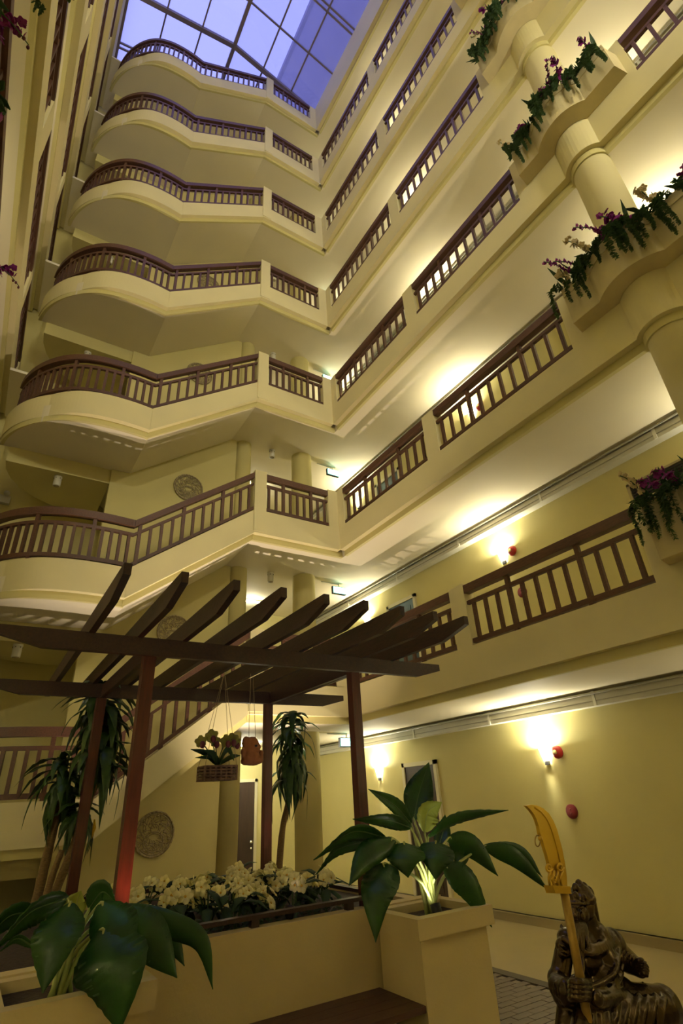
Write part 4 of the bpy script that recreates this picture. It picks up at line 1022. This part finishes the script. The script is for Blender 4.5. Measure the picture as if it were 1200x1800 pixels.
sh = [(A(996,1650), 0.038, (1,1,0.9)), (A(990,1664,-0.01), 0.030, (1,1,1)), (A(996,1672,-0.035), 0.022, (1,1,1)), (A(988,1676,-0.02), 0.018, (1,1,1)), (A(1078,1662), 0.050, (1.1,1,0.8)), (A(1087,1676,-0.03), 0.028, (1,1,1)), (A(989,1640,0.02), 0.014, (0.7,0.7,2.2))]
blob2('shoulder_guards', sh, [([A(982,1658,-0.03), A(992,1664,-0.045), A(1004,1660,-0.04)], 0.008), ([A(982,1674,-0.03), A(992,1680,-0.045), A(1002,1677,-0.04)], 0.007)], BRONZE, stt, 0.005, 2)
m = MB()
for i in range(8):
    p = A(1088+i*6,1682+i*2.6+2*(i % 2),-0.045); m.ball(p, 0.017-0.0006*i, (1,1,1.3), 8, 6)
for i in range(6): m.tube(bez([A(1092+i*7,1682+i*3,-0.05), A(1094+i*7.4,1674+i*3.6,-0.055), A(1098+i*7.6,1669+i*4.4,-0.05)], 5), [0.009,0.009,0.008,0.006,0.004,0.002], 6)
m.build('cuff_ruff', BRONZE, stt)
m = MB()   # left hand, slightly curled
for i in range(4):
    b = A(1126,1695+i*5,-0.07-0.004*i); m.tube(bez([b, b+(A(1134,1697+i*5,-0.09)-A(1126,1695+i*5,-0.07)), A(1139-abs(i-1)*1.2,1702+i*4.5,-0.085)], 6), [0.011,0.011,0.0105,0.010,0.009,0.008,0.005], 7)
m.tube(bez([A(1118,1694,-0.07), A(1123,1688,-0.09), A(1130,1687,-0.09)], 6), [0.012,0.012,0.011,0.010,0.009,0.008,0.005], 7)
m.build('open_hand', BRONZE, stt)
PD = -0.155
m = MB()   # right hand closed round the pole: four fingers wrapped in front, thumb behind
for i in range(4):
    y0 = 1729+i*8.5
    m.tube(bez([A(1000,y0,PD+0.05), A(1008,y0-1,PD-0.035), A(1022,y0-2,PD-0.045), A(1035-abs(i-1)*0.8,y0-1,PD-0.01), A(1033,y0,PD+0.03)], 10), [0.0125,0.014,0.014,0.0135,0.0145,0.0135,0.013,0.0135,0.012,0.010,0.007], 8)
m.tube(bez([A(1000,1735,PD+0.06), A(1012,1722,PD+0.03), A(1026,1716,PD-0.01)], 7), [0.017,0.017,0.016,0.016,0.0145,0.013,0.012,0.008], 8)
for c_, r, sc in chain(A(996,1745,PD+0.06), A(1008,1745,PD+0.05), 0.035, 0.035, 4, (1, 0.9, 1.2)): m.ball(c_, r, sc, 12, 8)
m.build('gripping_hand', BRONZE, stt)
MB().box(1.98, 2.85, SY-0.35, SY+0.35, 0, 0.50).build('pedestal', PLANTERP, stt)
# halberd: held by the statue, a thing of its own
hb2 = thing('golden_halberd', tuple(A(1035, 1800, PD)), 'golden broad curved blade on a pole held by the bronze statue', 'halberd')
pole_top = A(990, 1560, PD); pole_dir = (A(1033, 1795, PD)-pole_top)
MB().tube([pole_top, pole_top+pole_dir*0.5, pole_top+pole_dir*3.2], 0.0155, 8).build('pole', GOLDD, hb2)
fp = [at(px, py, SY+PD) for px, py in ((963,1556),(994,1558),(996,1571),(968,1570))]
def plate(pts, th, nrm):
    n = len(pts); nv = Vector(nrm)*th/2; m = MB()
    m.add([p-nv for p in pts]+[p+nv for p in pts], [tuple(range(n)), tuple(range(2*n-1, n-1, -1))]+[(i+n, (i+1) % n+n, (i+1) % n, i) for i in range(n)]); return m
NRM = (0.35, -0.93, 0.0)
plate(fp, 0.035, NRM).build('socket_block', GOLD, hb2)
outl = [(922,1416),(930,1414.5),(941,1416),(952,1421),(962,1430),(970,1443),(976,1458),(981,1476),(986,1496),(990,1518),(993,1540),(994,1557),(967,1557),(966,1540),(963,1520),(959,1504),(954,1488),(950,1474),(946,1464),(944,1452),(940,1440),(936,1432),(930,1424)]
core = [at(px, py, SY+PD) for px, py in outl]
plate(core, 0.012, NRM).build('blade', GOLD, hb2)
edge = [at(px, py, SY+PD)+Vector(NRM)*0.006 for px, py in ((936,1419),(948,1427),(957,1438),(964,1452),(970,1470),(976,1492),(981,1515))]
MB().tube(edge, 0.004, 6).build('bevel_ridge', GOLD, hb2)
MB().tube([at(945+6*math.cos(a)*0.75-0.5, 1478+10*math.sin(a), SY+PD-0.01) for a in [i*2*PI/16 for i in range(17)]], 0.0022, 6).build('ring', GOLDD, hb2)
MB().ball(at(949, 1474, SY+PD-0.01), 0.009, (1,1,1), 8, 6).build('ring_stud', GOLD, hb2)
m = MB()
for k_ in range(3):
    b = [(964,1525,6,8),(984,1524,6,8),(974,1545,7,7)][k_]
    m.tube([at(b[0]+b[2]*math.cos(a)*(1-i/22), b[1]+b[3]*math.sin(a)*(1-i/22), SY+PD-0.014) for i, a in enumerate([j*0.55 for j in range(15)])], 0.0045, 6)
for px in (966, 973, 980, 987): m.tube(bez([at(px,1556,SY+PD-0.012), at(px-2,1543,SY+PD-0.018), at(px+1,1531,SY+PD-0.012)], 6), 0.005, 6)
m.build('scroll_work', GOLD, hb2)

# ------------------------------------------------------------------ small lamps of the court
def spotlamp(loc, target, w, col, angle, label, lens=None, size=0.03):
    t = thing('garden_spotlight', loc, label, 'spotlight', 'garden spotlights')
    d = (Vector(target)-Vector(loc)).normalized(); L = Vector(loc)
    MB().lathe([(0.022, -0.05), (0.035, -0.02), (0.037, 0.03), (0.033, 0.03), (0.03, 0.0)], L, tuple(d), 16).build('housing', BLACKM, t)
    MB().tube([L-d*0.03, (L.x, L.y, L.z-0.10)], 0.008, 6).build('spike', BLACKM, t)
    MB().lathe([(0.029, 0.004), (0.029, 0.008)], L, tuple(d), 16).build('lens', lens or SHADE, t)
    lamp('bulb', 'SPOT', L+d*0.035, col, w, t, size, target, angle, 1.0)
spotlamp((3.55, 7.2, 0.12), (3.55, 7.62, 6.0), UPLIGHT_W, (1.0, 0.80, 0.62), 1.25, 'small uplight on the floor behind the pergola lighting the stair soffits', size=0.015)
spotlamp((1.5, 6.95, 0.12), (0.9, 7.95, 6.0), UPLIGHT_W*0.5, (1.0, 0.82, 0.64), 0.85, 'small uplight on the floor behind the flower bed lighting the curved landings')
spotlamp((0.97, 3.99, 0.98), (0.945, 4.09, 1.50), 9, (1.0, 0.30, 0.15), 0.7, 'small spotlight in the left pot at the foot of the red post')
spotlamp(tuple(at(190, 1668, 3.75)), tuple(at(200, 1605, 3.55)), 4, (0.85, 1.0, 0.6), 1.5, 'small spotlight in the left pot under the drooping leaves')
spotlamp((3.0, 3.60, 0.94), (3.05, 3.85, 1.6), 2.6, (1.0, 0.95, 0.7), 1.5, 'small spotlight in the right pot lighting the pale stems')
spotlamp(tuple(at(455, 1551, 5.6)), (2.9, 6.2, 2.6), 3, (1.0, 0.9, 0.75), 1.4, 'small purple glowing spotlight among the back rows of white flowers', PURL)
spotlamp((2.12, 4.16, 0.98), (2.3, 4.5, 2.0), 3, (0.9, 0.8, 1.0), 1.4, 'small purple glowing spotlight behind the flower bed rail', PURL)

# unseen floodlights added on the end wall behind the viewer to fill the court
for i, (x, z, tx, ty, tz) in enumerate(((0.2, 9.8, 2.6, 8.0, 12.0), (3.9, 9.8, 4.4, 7.0, 11.0), (0.2, 16.0, 2.6, 8.0, 17.0), (3.9, 16.0, 4.4, 7.0, 17.0))):
    loc = Vector((x, YN+0.22, z)); d = (Vector((tx, ty, tz))-loc).normalized()
    t = thing('added_fill_floodlight', tuple(loc), 'added unseen fill floodlight on the near end wall, %s from the floor, %s side' % (ORD[i//2], 'left' if x < 2 else 'right'), 'floodlight', 'added fill floodlights')
    MB().lathe([(0.06, -0.08), (0.14, -0.02), (0.15, 0.06), (0.14, 0.06), (0.12, 0.0)], loc, tuple(d), 20).build('housing', BLACKM, t)
    MB().lathe([(0.118, 0.005), (0.118, 0.012)], loc, tuple(d), 20).build('lens', SHADE, t)
    MB().box(x-0.03, x+0.03, YN, YN+0.2, z-0.16, z-0.10).build('bracket', BLACKM, t)
    lamp('bulb', 'SPOT', loc+d*0.08, (1.0, 0.93, 0.70), FILL_W*(0.55 if z > 12 else 1.0), t, 0.12, (tx, ty, tz), 1.7, 0.8)
